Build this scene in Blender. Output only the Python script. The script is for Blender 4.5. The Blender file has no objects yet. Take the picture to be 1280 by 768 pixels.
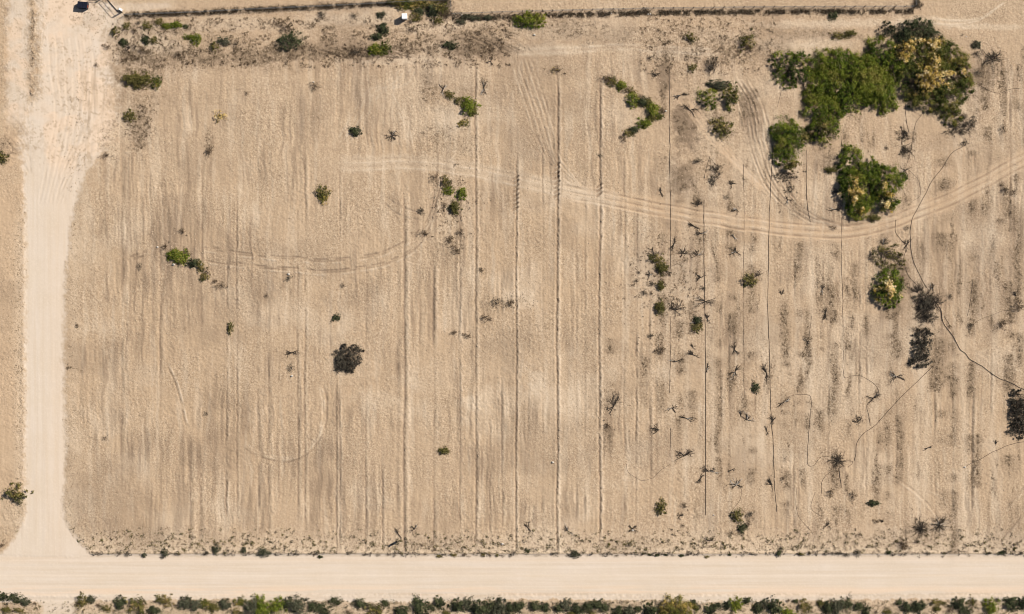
import bpy, math, random
import numpy as np
from mathutils import Vector, Matrix
S = 0.2                      # metres per photo pixel
HC = 400.0                   # camera height
def X(px): return (px - 640) * S
def Y(py): return (384 - py) * S
sc = bpy.context.scene
COL = sc.collection
# ------------------------------------------------------------------ camera, sky, sun, exposure
cd = bpy.data.cameras.new('camera'); cam = bpy.data.objects.new('camera', cd); COL.objects.link(cam)
cam.location = (0, 0, HC); cam.rotation_euler = (0, 0, 0)
cd.sensor_width = 36; cd.lens = 36 * HC / 256.0
cd.clip_start = 1; cd.clip_end = 20000
sc.camera = cam
w = bpy.data.worlds.new('World'); sc.world = w; w.use_nodes = True
wn = w.node_tree; wn.nodes.clear()
sky = wn.nodes.new('ShaderNodeTexSky'); sky.sky_type = 'NISHITA'; sky.sun_disc = False
SUN_EL, SUN_AZ = math.radians(42), math.radians(30)       # azimuth from +X towards +Y
sky.sun_elevation = SUN_EL; sky.sun_rotation = math.radians(60)
bg = wn.nodes.new('ShaderNodeBackground'); bg.inputs['Strength'].default_value = 0.05
wo = wn.nodes.new('ShaderNodeOutputWorld')
wn.links.new(sky.outputs[0], bg.inputs[0]); wn.links.new(bg.outputs[0], wo.inputs[0])
sl = bpy.data.lights.new('sun', 'SUN'); so = bpy.data.objects.new('sun', sl); COL.objects.link(so)
sl.energy = 4.6; sl.angle = math.radians(0.5); sl.color = (1, .955, .89)
sv = Vector((math.cos(SUN_EL) * math.cos(SUN_AZ), math.cos(SUN_EL) * math.sin(SUN_AZ), math.sin(SUN_EL)))
so.rotation_euler = sv.to_track_quat('Z', 'Y').to_euler(); so.location = (150, 90, 160)
vs = sc.view_settings; vs.view_transform = 'Standard'; vs.look = 'None'; vs.gamma = 1; vs.use_curve_mapping = False
vs.exposure = 0.39
sc.render.filter_size = 1.0; sc.cycles.filter_width = 1.0
# ------------------------------------------------------------------ noise
_rt = np.random.RandomState(7).rand(8, 256, 256).astype(np.float32)
def vn(x, y, k=0):
    t = _rt[k % 8]; o = (k // 8) * 37.3
    x = x + o; y = y + o * 1.7
    fx = np.floor(x); fy = np.floor(y)
    xi = fx.astype(np.int64); yi = fy.astype(np.int64)
    u = (x - fx); v = (y - fy); u = u * u * (3 - 2 * u); v = v * v * (3 - 2 * v)
    x0 = xi & 255; x1 = (xi + 1) & 255; y0 = yi & 255; y1 = (yi + 1) & 255
    a = t[y0, x0]; b = t[y0, x1]; c = t[y1, x0]; d = t[y1, x1]
    return (a + (b - a) * u) + ((c + (d - c) * u) - (a + (b - a) * u)) * v
def fbm(x, y, k=0, n=3):
    s = 0; a = .5; t = 0
    for i in range(n):
        s = s + a * vn(x * 2 ** i, y * 2 ** i, k + i); t += a; a *= .55
    return s / t
def rn(x, y, sc_, k=0, n=1):
    a = .6 + k; x, y = x / sc_, y / sc_
    return fbm(x * math.cos(a) - y * math.sin(a), x * math.sin(a) + y * math.cos(a), k, n)
def sst(a, b, x):
    t = np.clip((x - a) / (b - a), 0, 1); return t * t * (3 - 2 * t)
def gau(x): return np.exp(-x * x)
# ------------------------------------------------------------------ ground fields, in photo pixels
def axis(lo, hi, far, d0=1.0):
    a = list(np.arange(lo, hi + .5, d0)); up = []; v = hi; d = d0
    while v < far: d *= 1.12; v += d; up.append(v)
    dn = []; v = lo; d = d0
    while v > -far: d *= 1.12; v -= d; dn.append(v)
    return np.array(dn[::-1] + a + up, dtype=np.float64)
ax = axis(-36, 1316, 26000); ay = axis(-30, 800, 26000)
PX, PY = np.meshgrid(ax.astype(np.float32), ay.astype(np.float32))
XL = [(-26000, 48), (0, 48), (118, 47), (135, 30), (200, 27), (260, 31), (640, 31), (655, 27), (680, 13), (693, 2), (694, -30000)]
XR = [(-26000, 96), (-20, 96), (0, 118), (14, 128), (26, 138), (60, 136), (100, 142), (150, 140), (190, 128), (222, 104), (260, 93), (330, 83), (420, 79), (560, 83), (625, 79), (650, 82), (672, 95), (692, 112), (694, 40000)]
def itp(tab, y): return np.interp(y, [a for a, b in tab], [b for a, b in tab]).astype(np.float32)
n1 = rn(PX, PY, 6, 1, 3); n2 = rn(PX, PY, 40, 3, 3); n3 = rn(PX, PY, 2.3, 5); n4 = rn(PX, PY, 1.5, 2)
WX = PX + (rn(PX, PY, 22, 4, 2) - .5) * 5
edge = (n1 - .5) * 7 + (n3 - .5) * 3
soft = 7 + 10 * sst(240, 140, PY)
dl = PX - itp(XL, PY); dr = itp(XR, PY) - PX
lr = np.clip((np.minimum(dl, dr) + edge * (1.2 + 2.2 * sst(240, 150, PY)) + (n4 - .5) * 6 * sst(240, 150, PY)) / soft + .5, 0, 1) * (PY < 720)
bed = (n1 - .5) * 6.0 + (n3 - .5) * 2
north = PY - (694.5 + 1.2 * np.sin(PX / 90.)); south = (751 + 1.6 * np.sin(PX / 70. + 1) - PY)
br = np.clip((np.minimum(north, south) + bed) / 2.2 + .5, 0, 1)
drv = np.clip((np.minimum(PX - 52, 92 - PX) + edge * 1.3) / 5 + .5, 0, 1) * (PY > 740)
lane2 = np.clip((np.minimum(PX - 9, 36 - PX) + edge * 1.5) / 8 + .5, 0, 1) * sst(165, 140, PY) * (PY < 200)
road = np.maximum(np.maximum(lr, br), np.maximum(drv * .85, lane2 * .8))
lower = sst(749, 753, PY)                                      # strip below the bottom road
field = (1 - np.clip(road * 1.3, 0, 1)) * (PX > 30) * (PY < 694)
height = np.zeros_like(PX); weed = np.zeros_like(PX); pale = np.zeros_like(PX); dark_soil = np.zeros_like(PX); peach = np.zeros_like(PX)
grit = np.zeros_like(PX)
# broad undulation of the tilled soil
fdist = sst(84, 110, PX) * sst(690, 655, PY) * sst(40, 90, PY)
st1 = fbm(WX / 7.5, PY / 85, 2, 3) - .5
st2 = fbm(WX / 2.6, PY / 26, 6, 2) - .5
amp = (.6 + .8 * fbm(PX / 120, PY / 120, 4))
brk = .3 + .9 * sst(.35, .62, rn(PX, PY, 55, 2, 3))
height += fdist * amp * brk * (st1 * .12 + st2 * .10)
height += ((n1 - .5) * .07 + (n3 - .5) * .08 + (n4 - .5) * .06) * (1 - road) * (.2 + 1.3 * n2)
dark_soil += fdist * brk * sst(.50, .72, fbm(WX / 4.5, PY / 60, 12, 3)) * .45 + (1 - road) * sst(.5, .7, rn(PX, PY, 70, 5, 4)) * .38
pale += fdist * sst(.54, .8, fbm(WX / 6, PY / 60, 15, 3)) * .4 + (1 - road) * sst(.55, .75, rn(PX, PY, 60, 7, 4)) * .35
# furrows: x, y0, y1, strength, half width
FUR = [(594, 85, 690, .75, 1.2), (646, 70, 200, .45, 1.0), (645, 200, 690, 1.0, 1.0), (696, 98, 690, 1.1, 1.2), (749, 105, 675, 1.0, 1.2),
 (542, 330, 685, .6, 1.6), (505, 230, 690, .8, 1.8), (720, 240, 690, .3, 1.2), (678, 150, 690, .45, 1.0), (555, 560, 690, .3, 1.5), (731, 250, 690, .4, 1.0),
 (152, 120, 620, .35, 2.2), (200, 260, 520, .4, 1.5), (237, 560, 680, .4, 2.4), (250, 560, 670, .45, 2), (252, 200, 420, .35, 1.4), (283, 330, 640, .6, 1.0), (296, 250, 640, .6, 1.0),
 (322, 380, 640, .4, 1.8), (335, 400, 690, .4, 1.6), (372, 260, 660, .4, 1.2), (381, 200, 690, .5, 1.2), (424, 180, 690, .55, 1.0), (420, 470, 690, .5, 1.4), (412, 340, 560, .3, 1.4), (457, 400, 690, .5, 1.4),
 (478, 560, 690, .6, 1.0), (497, 430, 640, .45, 2.4), (525, 380, 520, .3, 1.5), (575, 240, 690, .45, 1.0), (572, 390, 560, .3, 1.0), (612, 520, 690, .4, 1), (627, 340, 660, .4, 1.2), (660, 300, 690, .3, 1.2),
 (780, 200, 640, .4, 1.2), (795, 260, 690, .4, 1.0), (812, 350, 650, .45, 1.2), (820, 380, 690, .3, 1.4), (795, 420, 650, .5, 1.0), (862, 300, 600, .3, 1.2), (900, 380, 660, .4, 1.0), (911, 380, 690, .3, 1.0), (944, 380, 600, .4, 1.0),
 (975, 300, 520, .4, 1), (992, 300, 660, .35, 1), (1035, 480, 640, .5, 1), (1082, 300, 640, .4, 1), (1052, 200, 300, .6, .9), (1074, 300, 560, .5, 1), (1131, 560, 690, .4, 1.4), (1120, 400, 640, .5, 1.1),
 (1168, 420, 640, .6, 1.2), (1190, 420, 640, .6, 1.2), (1215, 500, 640, .7, 1.4), (1238, 330, 520, .5, 1), (1262, 120, 420, .5, 1.2), (1040, 560, 690, .35, 1.2), (870, 60, 230, .3, 1), (820, 60, 90, .3, 1)]
for fx, y0, y1, s, hw in FUR:
    i0 = np.searchsorted(ax, fx - 14); i1 = np.searchsorted(ax, fx + 14)
    sx = PX[:, i0:i1]; sy = PY[:, i0:i1]
    d = sx - fx - (vn(sy / 70 + fx, sy * 0, 3) - .5) * 2 - (n3[:, i0:i1] - .5) * 1.6 - (n1[:, i0:i1] - .5) * 1.5
    gate = (brk[:, i0:i1] if s < .62 else 1) * sst(y0 - 12, y0 + 12, sy) * sst(y1 + 10, y1 - 14, sy) * sst(.18, .5, fbm(sy / 30 + fx * 3, sy * 0 + 2, 2) + .22 * s) * (1 - road[:, i0:i1])
    hw = hw * .78; gate = gate * (.25 + .8 * n1[:, i0:i1] + .7 * n3[:, i0:i1])
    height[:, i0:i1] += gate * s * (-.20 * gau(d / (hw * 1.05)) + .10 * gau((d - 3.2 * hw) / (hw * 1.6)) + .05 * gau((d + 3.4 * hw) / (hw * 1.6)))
    dark_soil[:, i0:i1] += gate * min(1, s * 1.25) * gau(d / (hw * 1.05)) * .95  # soil colour set darker along each furrow bottom
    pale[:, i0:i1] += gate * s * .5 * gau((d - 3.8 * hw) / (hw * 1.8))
# weedy strips in the right half
ROWS = [(826, 5, 300, 520), (850, 6, 380, 540), (866, 6, 300, 520), (872, 5, 200, 300), (898, 4, 330, 600), (915, 6, 250, 480), (940, 5, 280, 620), (982, 6, 380, 660), (1000, 5, 260, 520), (1010, 4, 380, 560),
 (1027, 5, 360, 560), (1043, 6, 300, 640), (1068, 5, 290, 400), (1083, 4, 300, 430), (1112, 8, 380, 470), (1123, 5, 380, 640), (1150, 7, 290, 380), (1168, 6, 430, 540), (1178, 7, 400, 640), (1192, 5, 420, 700), (1180, 10, 190, 320), (1215, 6, 180, 620),
 (1233, 5, 100, 240), (1252, 6, 180, 300), (1262, 8, 240, 620), (1272, 5, 100, 520), (830, 4, 60, 130), (760, 6, 400, 560), (805, 5, 440, 500), (1222, 5, 480, 640), (1110, 5, 470, 660), (1098, 4, 480, 640), (1240, 4, 300, 420), (1060, 3, 300, 660), (1300, 8, -200, 900), (1330, 8, -200, 900)]
for rx, hw, y0, y1 in ROWS:
    i0 = np.searchsorted(ax, rx - 3 * hw - 6); i1 = np.searchsorted(ax, rx + 3 * hw + 6)
    sx = PX[:, i0:i1]; sy = PY[:, i0:i1]
    d = sx - rx - (vn(sy / 25 + rx, sy * 0, 1) - .5) * 5
    g = sst(y0 - 25, y0 + 20, sy) * sst(y1 + 25, y1 - 20, sy) * sst(.40, .64, fbm(sy / 24 + rx, sx * 0 + rx / 8., 4)) * gau(d / hw)
    weed[:, i0:i1] = np.maximum(weed[:, i0:i1], g * 1.0); dark_soil[:, i0:i1] += g * .3
weed += sst(800, 900, PX) * fdist * sst(.58, .82, fbm(PX / 9, PY / 42, 20, 4)) * .8
for rx, hw in [(890, 5), (1013, 5), (1147, 5), (1205, 6), (1243, 5), (858, 4), (955, 5), (1155, 5)]:
    pale += gau((PX - rx - (vn(PY / 60 + rx, PY * 0, 2) - .5) * 6) / hw) * sst(180, 300, PY) * sst(690, 600, PY) * .45 * (.4 + vn(PX / 8, PY / 50, 5))
# blobs: cx, cy, rx, ry, strength, field name
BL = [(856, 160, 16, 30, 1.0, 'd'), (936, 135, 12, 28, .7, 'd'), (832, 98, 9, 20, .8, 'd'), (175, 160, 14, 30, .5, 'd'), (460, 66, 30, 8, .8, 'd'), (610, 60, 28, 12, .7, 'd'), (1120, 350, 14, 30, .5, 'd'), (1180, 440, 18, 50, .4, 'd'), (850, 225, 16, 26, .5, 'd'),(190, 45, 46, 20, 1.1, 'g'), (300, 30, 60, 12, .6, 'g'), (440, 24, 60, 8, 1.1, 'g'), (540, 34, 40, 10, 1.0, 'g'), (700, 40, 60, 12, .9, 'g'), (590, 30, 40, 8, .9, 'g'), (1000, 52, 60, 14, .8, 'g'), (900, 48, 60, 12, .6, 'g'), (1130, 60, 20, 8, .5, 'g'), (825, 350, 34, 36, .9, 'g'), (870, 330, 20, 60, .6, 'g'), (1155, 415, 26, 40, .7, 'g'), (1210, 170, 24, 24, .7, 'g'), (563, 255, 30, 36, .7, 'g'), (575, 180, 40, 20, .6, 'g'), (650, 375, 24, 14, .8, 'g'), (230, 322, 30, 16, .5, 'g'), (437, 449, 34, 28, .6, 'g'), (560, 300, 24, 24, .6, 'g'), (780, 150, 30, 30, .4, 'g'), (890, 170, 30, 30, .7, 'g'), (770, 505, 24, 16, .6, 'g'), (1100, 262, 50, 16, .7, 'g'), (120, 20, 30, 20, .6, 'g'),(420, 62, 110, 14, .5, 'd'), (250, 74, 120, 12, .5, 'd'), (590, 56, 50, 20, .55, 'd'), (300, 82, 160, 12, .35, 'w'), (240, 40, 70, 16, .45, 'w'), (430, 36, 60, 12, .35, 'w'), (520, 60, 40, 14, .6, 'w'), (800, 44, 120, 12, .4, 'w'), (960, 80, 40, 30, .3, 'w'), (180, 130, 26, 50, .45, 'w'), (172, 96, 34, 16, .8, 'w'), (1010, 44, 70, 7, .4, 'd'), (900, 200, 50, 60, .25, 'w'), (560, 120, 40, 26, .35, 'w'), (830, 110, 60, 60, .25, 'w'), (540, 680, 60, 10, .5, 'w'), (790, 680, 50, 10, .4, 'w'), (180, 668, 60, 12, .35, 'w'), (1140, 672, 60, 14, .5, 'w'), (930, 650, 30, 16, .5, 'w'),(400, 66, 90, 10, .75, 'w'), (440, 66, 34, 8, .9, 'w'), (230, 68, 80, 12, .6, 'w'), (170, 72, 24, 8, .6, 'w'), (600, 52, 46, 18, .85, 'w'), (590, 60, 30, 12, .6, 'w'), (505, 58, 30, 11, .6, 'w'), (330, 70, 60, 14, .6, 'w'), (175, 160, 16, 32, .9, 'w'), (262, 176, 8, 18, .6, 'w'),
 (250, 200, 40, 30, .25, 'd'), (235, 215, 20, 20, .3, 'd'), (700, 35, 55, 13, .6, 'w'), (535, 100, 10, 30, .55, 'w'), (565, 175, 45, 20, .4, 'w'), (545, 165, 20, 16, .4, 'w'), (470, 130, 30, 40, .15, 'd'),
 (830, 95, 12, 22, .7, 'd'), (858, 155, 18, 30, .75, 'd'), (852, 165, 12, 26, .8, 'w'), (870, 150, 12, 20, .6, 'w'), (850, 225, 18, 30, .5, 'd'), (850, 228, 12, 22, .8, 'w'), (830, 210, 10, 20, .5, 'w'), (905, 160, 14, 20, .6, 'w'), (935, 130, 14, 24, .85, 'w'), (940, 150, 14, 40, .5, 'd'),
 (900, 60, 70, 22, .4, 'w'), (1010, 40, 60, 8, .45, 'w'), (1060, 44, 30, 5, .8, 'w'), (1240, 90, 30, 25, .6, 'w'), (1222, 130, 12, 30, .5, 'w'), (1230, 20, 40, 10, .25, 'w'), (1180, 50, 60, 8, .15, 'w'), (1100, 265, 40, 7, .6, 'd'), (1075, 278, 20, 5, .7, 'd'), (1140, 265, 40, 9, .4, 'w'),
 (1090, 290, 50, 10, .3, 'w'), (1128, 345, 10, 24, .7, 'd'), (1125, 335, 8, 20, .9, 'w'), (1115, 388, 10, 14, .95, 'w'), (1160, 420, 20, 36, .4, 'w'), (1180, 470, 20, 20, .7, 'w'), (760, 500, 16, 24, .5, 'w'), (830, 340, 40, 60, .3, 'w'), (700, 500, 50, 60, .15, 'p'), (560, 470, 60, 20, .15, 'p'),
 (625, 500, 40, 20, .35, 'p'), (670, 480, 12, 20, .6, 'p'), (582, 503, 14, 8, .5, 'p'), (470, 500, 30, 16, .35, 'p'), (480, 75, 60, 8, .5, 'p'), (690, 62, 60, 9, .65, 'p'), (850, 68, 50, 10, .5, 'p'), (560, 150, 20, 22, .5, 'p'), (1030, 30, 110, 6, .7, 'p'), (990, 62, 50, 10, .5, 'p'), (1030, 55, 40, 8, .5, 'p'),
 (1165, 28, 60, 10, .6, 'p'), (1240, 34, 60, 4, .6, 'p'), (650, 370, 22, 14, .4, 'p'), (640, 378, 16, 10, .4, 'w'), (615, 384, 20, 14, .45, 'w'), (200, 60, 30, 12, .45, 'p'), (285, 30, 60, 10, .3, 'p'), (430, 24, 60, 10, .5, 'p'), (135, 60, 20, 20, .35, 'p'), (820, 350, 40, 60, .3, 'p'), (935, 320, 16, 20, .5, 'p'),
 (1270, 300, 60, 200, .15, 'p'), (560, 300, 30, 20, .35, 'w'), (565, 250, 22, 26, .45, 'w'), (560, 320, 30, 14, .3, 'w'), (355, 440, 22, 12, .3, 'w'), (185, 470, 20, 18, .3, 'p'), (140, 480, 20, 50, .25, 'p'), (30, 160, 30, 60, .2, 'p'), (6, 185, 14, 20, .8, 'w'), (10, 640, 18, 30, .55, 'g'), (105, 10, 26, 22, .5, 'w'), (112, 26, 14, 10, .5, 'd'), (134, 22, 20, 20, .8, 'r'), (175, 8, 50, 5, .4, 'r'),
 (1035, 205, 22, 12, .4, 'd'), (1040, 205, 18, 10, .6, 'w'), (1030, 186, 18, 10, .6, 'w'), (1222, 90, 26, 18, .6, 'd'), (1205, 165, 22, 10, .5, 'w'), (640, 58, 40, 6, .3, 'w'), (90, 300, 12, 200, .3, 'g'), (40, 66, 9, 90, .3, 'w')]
for cx, cy, rx, ry, s, kind in BL:
    i0, i1 = np.searchsorted(ax, [cx - 2.2 * rx, cx + 2.2 * rx]); j0, j1 = np.searchsorted(ay, [cy - 2.2 * ry, cy + 2.2 * ry])
    sx = PX[j0:j1, i0:i1]; sy = PY[j0:j1, i0:i1]
    q = np.sqrt(((sx - cx) / rx) ** 2 + ((sy - cy) / ry) ** 2) + (fbm(sx / 9, sy / 6, 6) - .5) * 1.1
    g = s * sst(1.25, .45, q)
    if kind == 'w': g = g * (.45 + .9 * sst(.35, .65, fbm(sx / 4, sy / 3, 22)))
    A = {'w': weed, 'd': dark_soil, 'p': pale, 'g': grit, 'r': road}[kind]
    A[j0:j1, i0:i1] += g * (1 if kind == 'r' else .85)
# diagonal streaky drag marks
def catmull(pts, n=8):
    P = [np.array(p, float) for p in pts]; P = [2 * P[0] - P[1]] + P + [2 * P[-1] - P[-2]]; out = []
    for i in range(1, len(P) - 2):
        for k in range(n):
            t = k / n
            out.append(.5 * ((2 * P[i]) + (-P[i-1] + P[i+1]) * t + (2*P[i-1] - 5*P[i] + 4*P[i+1] - P[i+2]) * t*t + (-P[i-1] + 3*P[i] - 3*P[i+1] + P[i+2]) * t**3))
    out.append(P[-2]); return np.array(out)
def track(pts, stripes, band=0, bandk='peach', flat=.0, seed=0, patchy=.5):
    """stripes: (offset, half width, depth, damp, pale)"""
    c = catmull(pts, 6); m = max([abs(s[0]) + 4 * s[1] for s in stripes] + [band * 1.6]) + 3
    i0, i1 = np.searchsorted(ax, [c[:, 0].min() - m, c[:, 0].max() + m]); j0, j1 = np.searchsorted(ay, [c[:, 1].min() - m, c[:, 1].max() + m])
    sx = PX[j0:j1, i0:i1]; sy = PY[j0:j1, i0:i1]
    best = np.full(sx.shape, 1e9, np.float32); sgn = np.zeros_like(best); al = np.zeros_like(best); L = 0
    for a, b in zip(c[:-1], c[1:]):
        v = b - a; l = np.hypot(*v)
        if l < 1e-6: continue
        t = np.clip(((sx - a[0]) * v[0] + (sy - a[1]) * v[1]) / l ** 2, 0, 1)
        dx = sx - a[0] - t * v[0]; dy = sy - a[1] - t * v[1]; d = np.hypot(dx, dy)
        k = d < best; best[k] = d[k]; sgn[k] = np.sign(v[0] * dy - v[1] * dx)[k]; al[k] = (L + t * l)[k]; L += l
    D = best * sgn + (vn(al / 25, al * 0 + seed, 3) - .5) * 2
    el = min(12, L * .3); endf = sst(0, el, al) * sst(L, L - el, al)
    if band:
        g = sst(band * 1.3, band * .7, np.abs(D) + (fbm(sx / 8, sy / 8, 2) - .5) * band * .7) * endf
        if bandk == 'peach':
            peach[j0:j1, i0:i1] += g * .75; weed[j0:j1, i0:i1] *= (1 - .75 * g); dark_soil[j0:j1, i0:i1] *= (1 - .6 * g)
        else: pale[j0:j1, i0:i1] += g * .4
        height[j0:j1, i0:i1] *= (1 - flat * g)
    for o, hw, dep, dm, pl in stripes:
        br_ = ((1 - patchy) + patchy * 1.6 * sst(.35, .6, vn(al / 9 + o, al * 0 + seed + o, 4))) * (.35 + 1.3 * n1[j0:j1, i0:i1])
        g = gau((D - o) / hw) * br_ * endf
        height[j0:j1, i0:i1] += g * dep * 1.25; dark_soil[j0:j1, i0:i1] += np.clip(g, 0, 1) * dm * 1.4; pale[j0:j1, i0:i1] += g * pl * 1.3
main0 = 1; main = [(420, 205), (520, 204), (600, 214), (700, 237), (780, 253), (860, 268), (960, 283), (1050, 290), (1110, 278), (1160, 260), (1215, 235), (1290, 195), (1400, 140)]
track(main[3:], [(-7, 1.0, -.06, .45, 0), (-4, 1, .05, 0, .2), (0, .8, -.06, .35, 0), (4, 1, .04, 0, .18), (7.5, 1.0, -.07, .5, 0), (10.5, 1.0, .05, 0, .15)], 12, 'peach', .6, 1)
track(main[:5], [(-5, 1, -.03, .14, 0), (-1, 1, .03, 0, .35), (4, 1, -.03, .14, .0), (8, 1, .02, 0, .3)], 10, 'pale', .4, 2)
for k in range(5):
    o = k * 6
    track([(640 + o, 70), (652 + o, 110), (668 + o, 160), (684 + o * .8, 200), (715 + o * .6, 232)], [(0, .9, -.04, .22, 0), (2.5, .9, .03, 0, .3)], 0, seed=k)
for k in range(6):
    o = k * 8
    track([(905 + o * .7, 95), (925 + o * .7, 130), (938 + o * .7, 185), (960 + o * .6, 235), (1000 + o * .5, 270), (1040 + o, 284)], [(0, 1.0, -.06, .35, 0), (2.5, 1, .04, 0, .25)], 0, seed=10 + k)
for k in range(3):
    track([(845 + k * 7, 120 + k), (880 + k * 6, 165), (925 + k * 5, 212 + k), (955 + k * 3, 240)], [(0, 1.0, -.03, .15, .2)], 3, 'peach', .3, 30 + k)
for o in (0, 14):      # loop of chevron tread marks
    track([(150, 328 - o * .2), (185, 318 - o * .3)], [(0, 1.2, -.07, .6, 0)], 0, seed=40 + o, patchy=.9)
    track([(250, 310 + o), (320, 319 + o), (400, 325 + o), (450, 322 + o), (490, 312 + o), (522, 292 + o), (540, 262 + o * .6), (545 + o * .5, 235), (548 + o * .5, 210)], [(-1.3, .9, -.07, .5, 0), (1.3, .9, -.05, .35, 0), (4, 1, .03, 0, .3)], 0, seed=44 + o, patchy=1.0)
    track([(475, 240 + o * .8), (500, 258 + o * .8), (530, 268 + o * .6)], [(0, 1, -.06, .4, .2)], 0, seed=48 + o, patchy=.7)
track([(403, 478), (408, 505), (406, 535), (390, 562), (360, 578), (325, 572), (298, 555)], [(0, .9, -.05, .5, 0), (3, 1, .03, 0, .4), (6, 1, .0, 0, .3)], 0, seed=60, patchy=.7)
track([(205, 450), (222, 490), (233, 535)], [(0, .8, -.05, .4, 0), (-3, 1, .04, 0, .5)], 0, seed=61)
for k in range(4):
    track([(420 + k * 8, 180), (455 + k * 6, 120), (480 + k * 9, 105), (508 + k * 5, 82)], [(0, 1, -.02, .08, .35)], 0, seed=62 + k)
track([(488, 112), (508, 150), (520, 195)], [(0, 1, 0, 0, .4), (4, 1, -.02, .1, .3)], 0, seed=67)
for k in range(2):
    track([(1160, 22 + k * 5), (1190, 26 + k * 5), (1225, 22 + k * 3), (1258, 2)], [(0, 1, .03, 0, .9)], 0, seed=70 + k)
track([(640, 66), (720, 62), (800, 60), (900, 66)], [(-3, 1.6, .02, 0, .4), (3, 1.8, 0, 0, .35)], 0, seed=74)
for a in range(14):    # scraped streaks, upper left of the field
    track([(380 + a * 6, 56 + a % 3 * 2), (400 + a * 7, 64 + a % 4 * 2), (425 + a * 8, 74)], [(0, .9, -.05, .4, 0)], 0, seed=80 + a)
    track([(560 + a * 5, 40 + a % 3 * 3), (585 + a * 5, 54 + a % 4), (605 + a * 5, 68)], [(0, .9, -.05, .35, .1)], 0, seed=95 + a)
for a in range(5):
    track([(922 + a * 4, 115), (932 + a * 4, 140), (937 + a * 4, 175)], [(0, .9, -.06, .5, 0)], 0, seed=110 + a)
    track([(120 + a * 6, 640), (132 + a * 3, 655), (138, 676)], [(0, .9, -.03, .25, 0)], 0, seed=115 + a)
for a, (p, q) in enumerate([((1110, 590), (1180, 655)), ((1245, 685), (1280, 640)), ((1262, 690), (1300, 650)), ((1160, 610), (1190, 640)), ((1255, 640), (1285, 600))]):
    track([p, ((p[0] + q[0]) / 2 + 4, (p[1] + q[1]) / 2 - 4), q], [(0, .9, -.05, .4, .1), (3, 1, .03, 0, .3)], 0, seed=120 + a)
# mottled apron at the top of the left road
ap = sst(230, 190, PY) * (PX < 150) * (PX > 4)
dark_soil += ap * (sst(.56, .72, rn(PX, PY, 8, 5, 4)) * .35 + sst(.66, .8, n3) * sst(.45, .6, rn(PX, PY, 14, 6, 2)) * .8)
peach += ap * sst(.5, .7, rn(PX, PY, 26, 9, 3)) * .9
grit += ap * sst(.5, .7, rn(PX, PY, 20, 3, 3)) * (PX > 95) * .9
for a in range(7):
    track([(60 + a * 9, 40), (64 + a * 9, 90), (70 + a * 7, 140), (60 + a * 6, 200), (48 + a * 5, 260)], [(0, 1.2, -.02, .14, 0), (3, 1.2, .015, 0, .2)], 0, seed=300 + a)
for a in range(5):
    track([(150, 150 + a * 12), (118, 158 + a * 10), (92, 180 + a * 10), (74, 220 + a * 9)], [(0, 1.1, -.02, .2, 0), (2.5, 1, .02, 0, .25)], 0, seed=310 + a)
    track([(2, 140 + a * 8), (18, 150 + a * 9), (34, 175 + a * 9), (40, 220)], [(0, 1.0, -.02, .18, 0)], 0, seed=320 + a)
# left verge, berms, road edges
grit += gau((PX - 25) / 7) * sst(240, 300, PY) * sst(690, 660, PY) * .9
grit += gau((PX - 86) / 7) * sst(560, 620, PY) * sst(694, 680, PY) * .9
grit += gau((PX - 93) / 5) * sst(190, 260, PY) * sst(640, 560, PY) * .35
grit += sst(655, 684, PY + (n1 - .5) * 16) * (PY < 694.5) * (PX > 80) * 1.0
grit += lower * .75
peach += (PX < 30) * sst(160, 240, PY) * sst(660, 600, PY) * .55 * (n2 * .8 + .4) * (PY < 690)
pale += gau((PY - 688) / 3.5) * (PX > 110) * .5 * (PY < 695)
bm = gau((PX - 40 - (vn(PY / 18, PY * 0, 2) - .5) * 5) / 2.4) * sst(150, 110, PY) * sst(-60, -20, PY)
bm = bm * sst(.3, .6, rn(PX, PY, 5, 3, 2)); height += bm * .26 * (n3 + n4 - .5); weed += bm * .9 * n3; dark_soil += bm * .4 * n4; road *= (1 - bm * .7)
height += gau((PX - 29) / 2.5) * sst(240, 300, PY) * sst(680, 640, PY) * .10 * (.4 + n3)
bank = gau((PY - 691.5) / 1.8) * ((PX > 112)); height += bank * .22 * (.5 + n1)
height += gau((PY - 746) / 2.2) * .08 * (.3 + n3); height -= br * .05; height -= lr * .05
road_s = (fbm(PX / 160, PY / 4, 30, 2) - .5) * br + (fbm(PX / 4.4, PY / 140, 33, 2) - .5) * lr * (1 - br)
road_s *= (1 - .8 * sst(240, 120, PY))
height += road_s * .03 + (n1 - .5) * .03 * road
rutt = gau((PY - 732) / 1.2) + gau((PY - 708) / 1.3) + gau((PY - 700) / 1.1) + gau((PY - 720) / 1.3) * .6
height -= rutt * br * .02
grav = gau((PY - 743.5 - (vn(PX / 50, PX * 0, 3) - .5) * 2) / 2.0) * sst(250, 700, PX + n2 * 200)
dark_soil += grav * .55 * sst(.3, .6, n3 + n1 - .4); height += grav * .05 * (n3 - .5)
peach += br * (gau((PY - 739) / 6) * .9 * sst(.3, .6, fbm(PX / 60, PY / 3, 5)) + gau((PY - 699) / 4) * .25)
lip = sst(.25, .6, n1) * gau((PY - 695.2 - (n1 - .5) * 3) / 1.1) * (PX > 112); dark_soil += lip * .45
peach += lr * (1 - br) * sst(50, 75, PX) * .28 * (.3 + n2) + lr * sst(230, 100, PY) * .35 * sst(.4, .65, fbm(PX / 16, PY / 16, 9))
dark_soil += sst(.6, .75, fbm(PX / 10, PY / 10, 19)) * sst(260, 130, PY) * lr * .15
pale += lower * gau((PX - 72) / 18) * .4
weed += lower * sst(.5, .75, fbm(PX / 9, PY / 5, 11)) * .6
weed *= (1 - .85 * np.clip(br + lr * (PY > 120), 0, 1))
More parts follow.
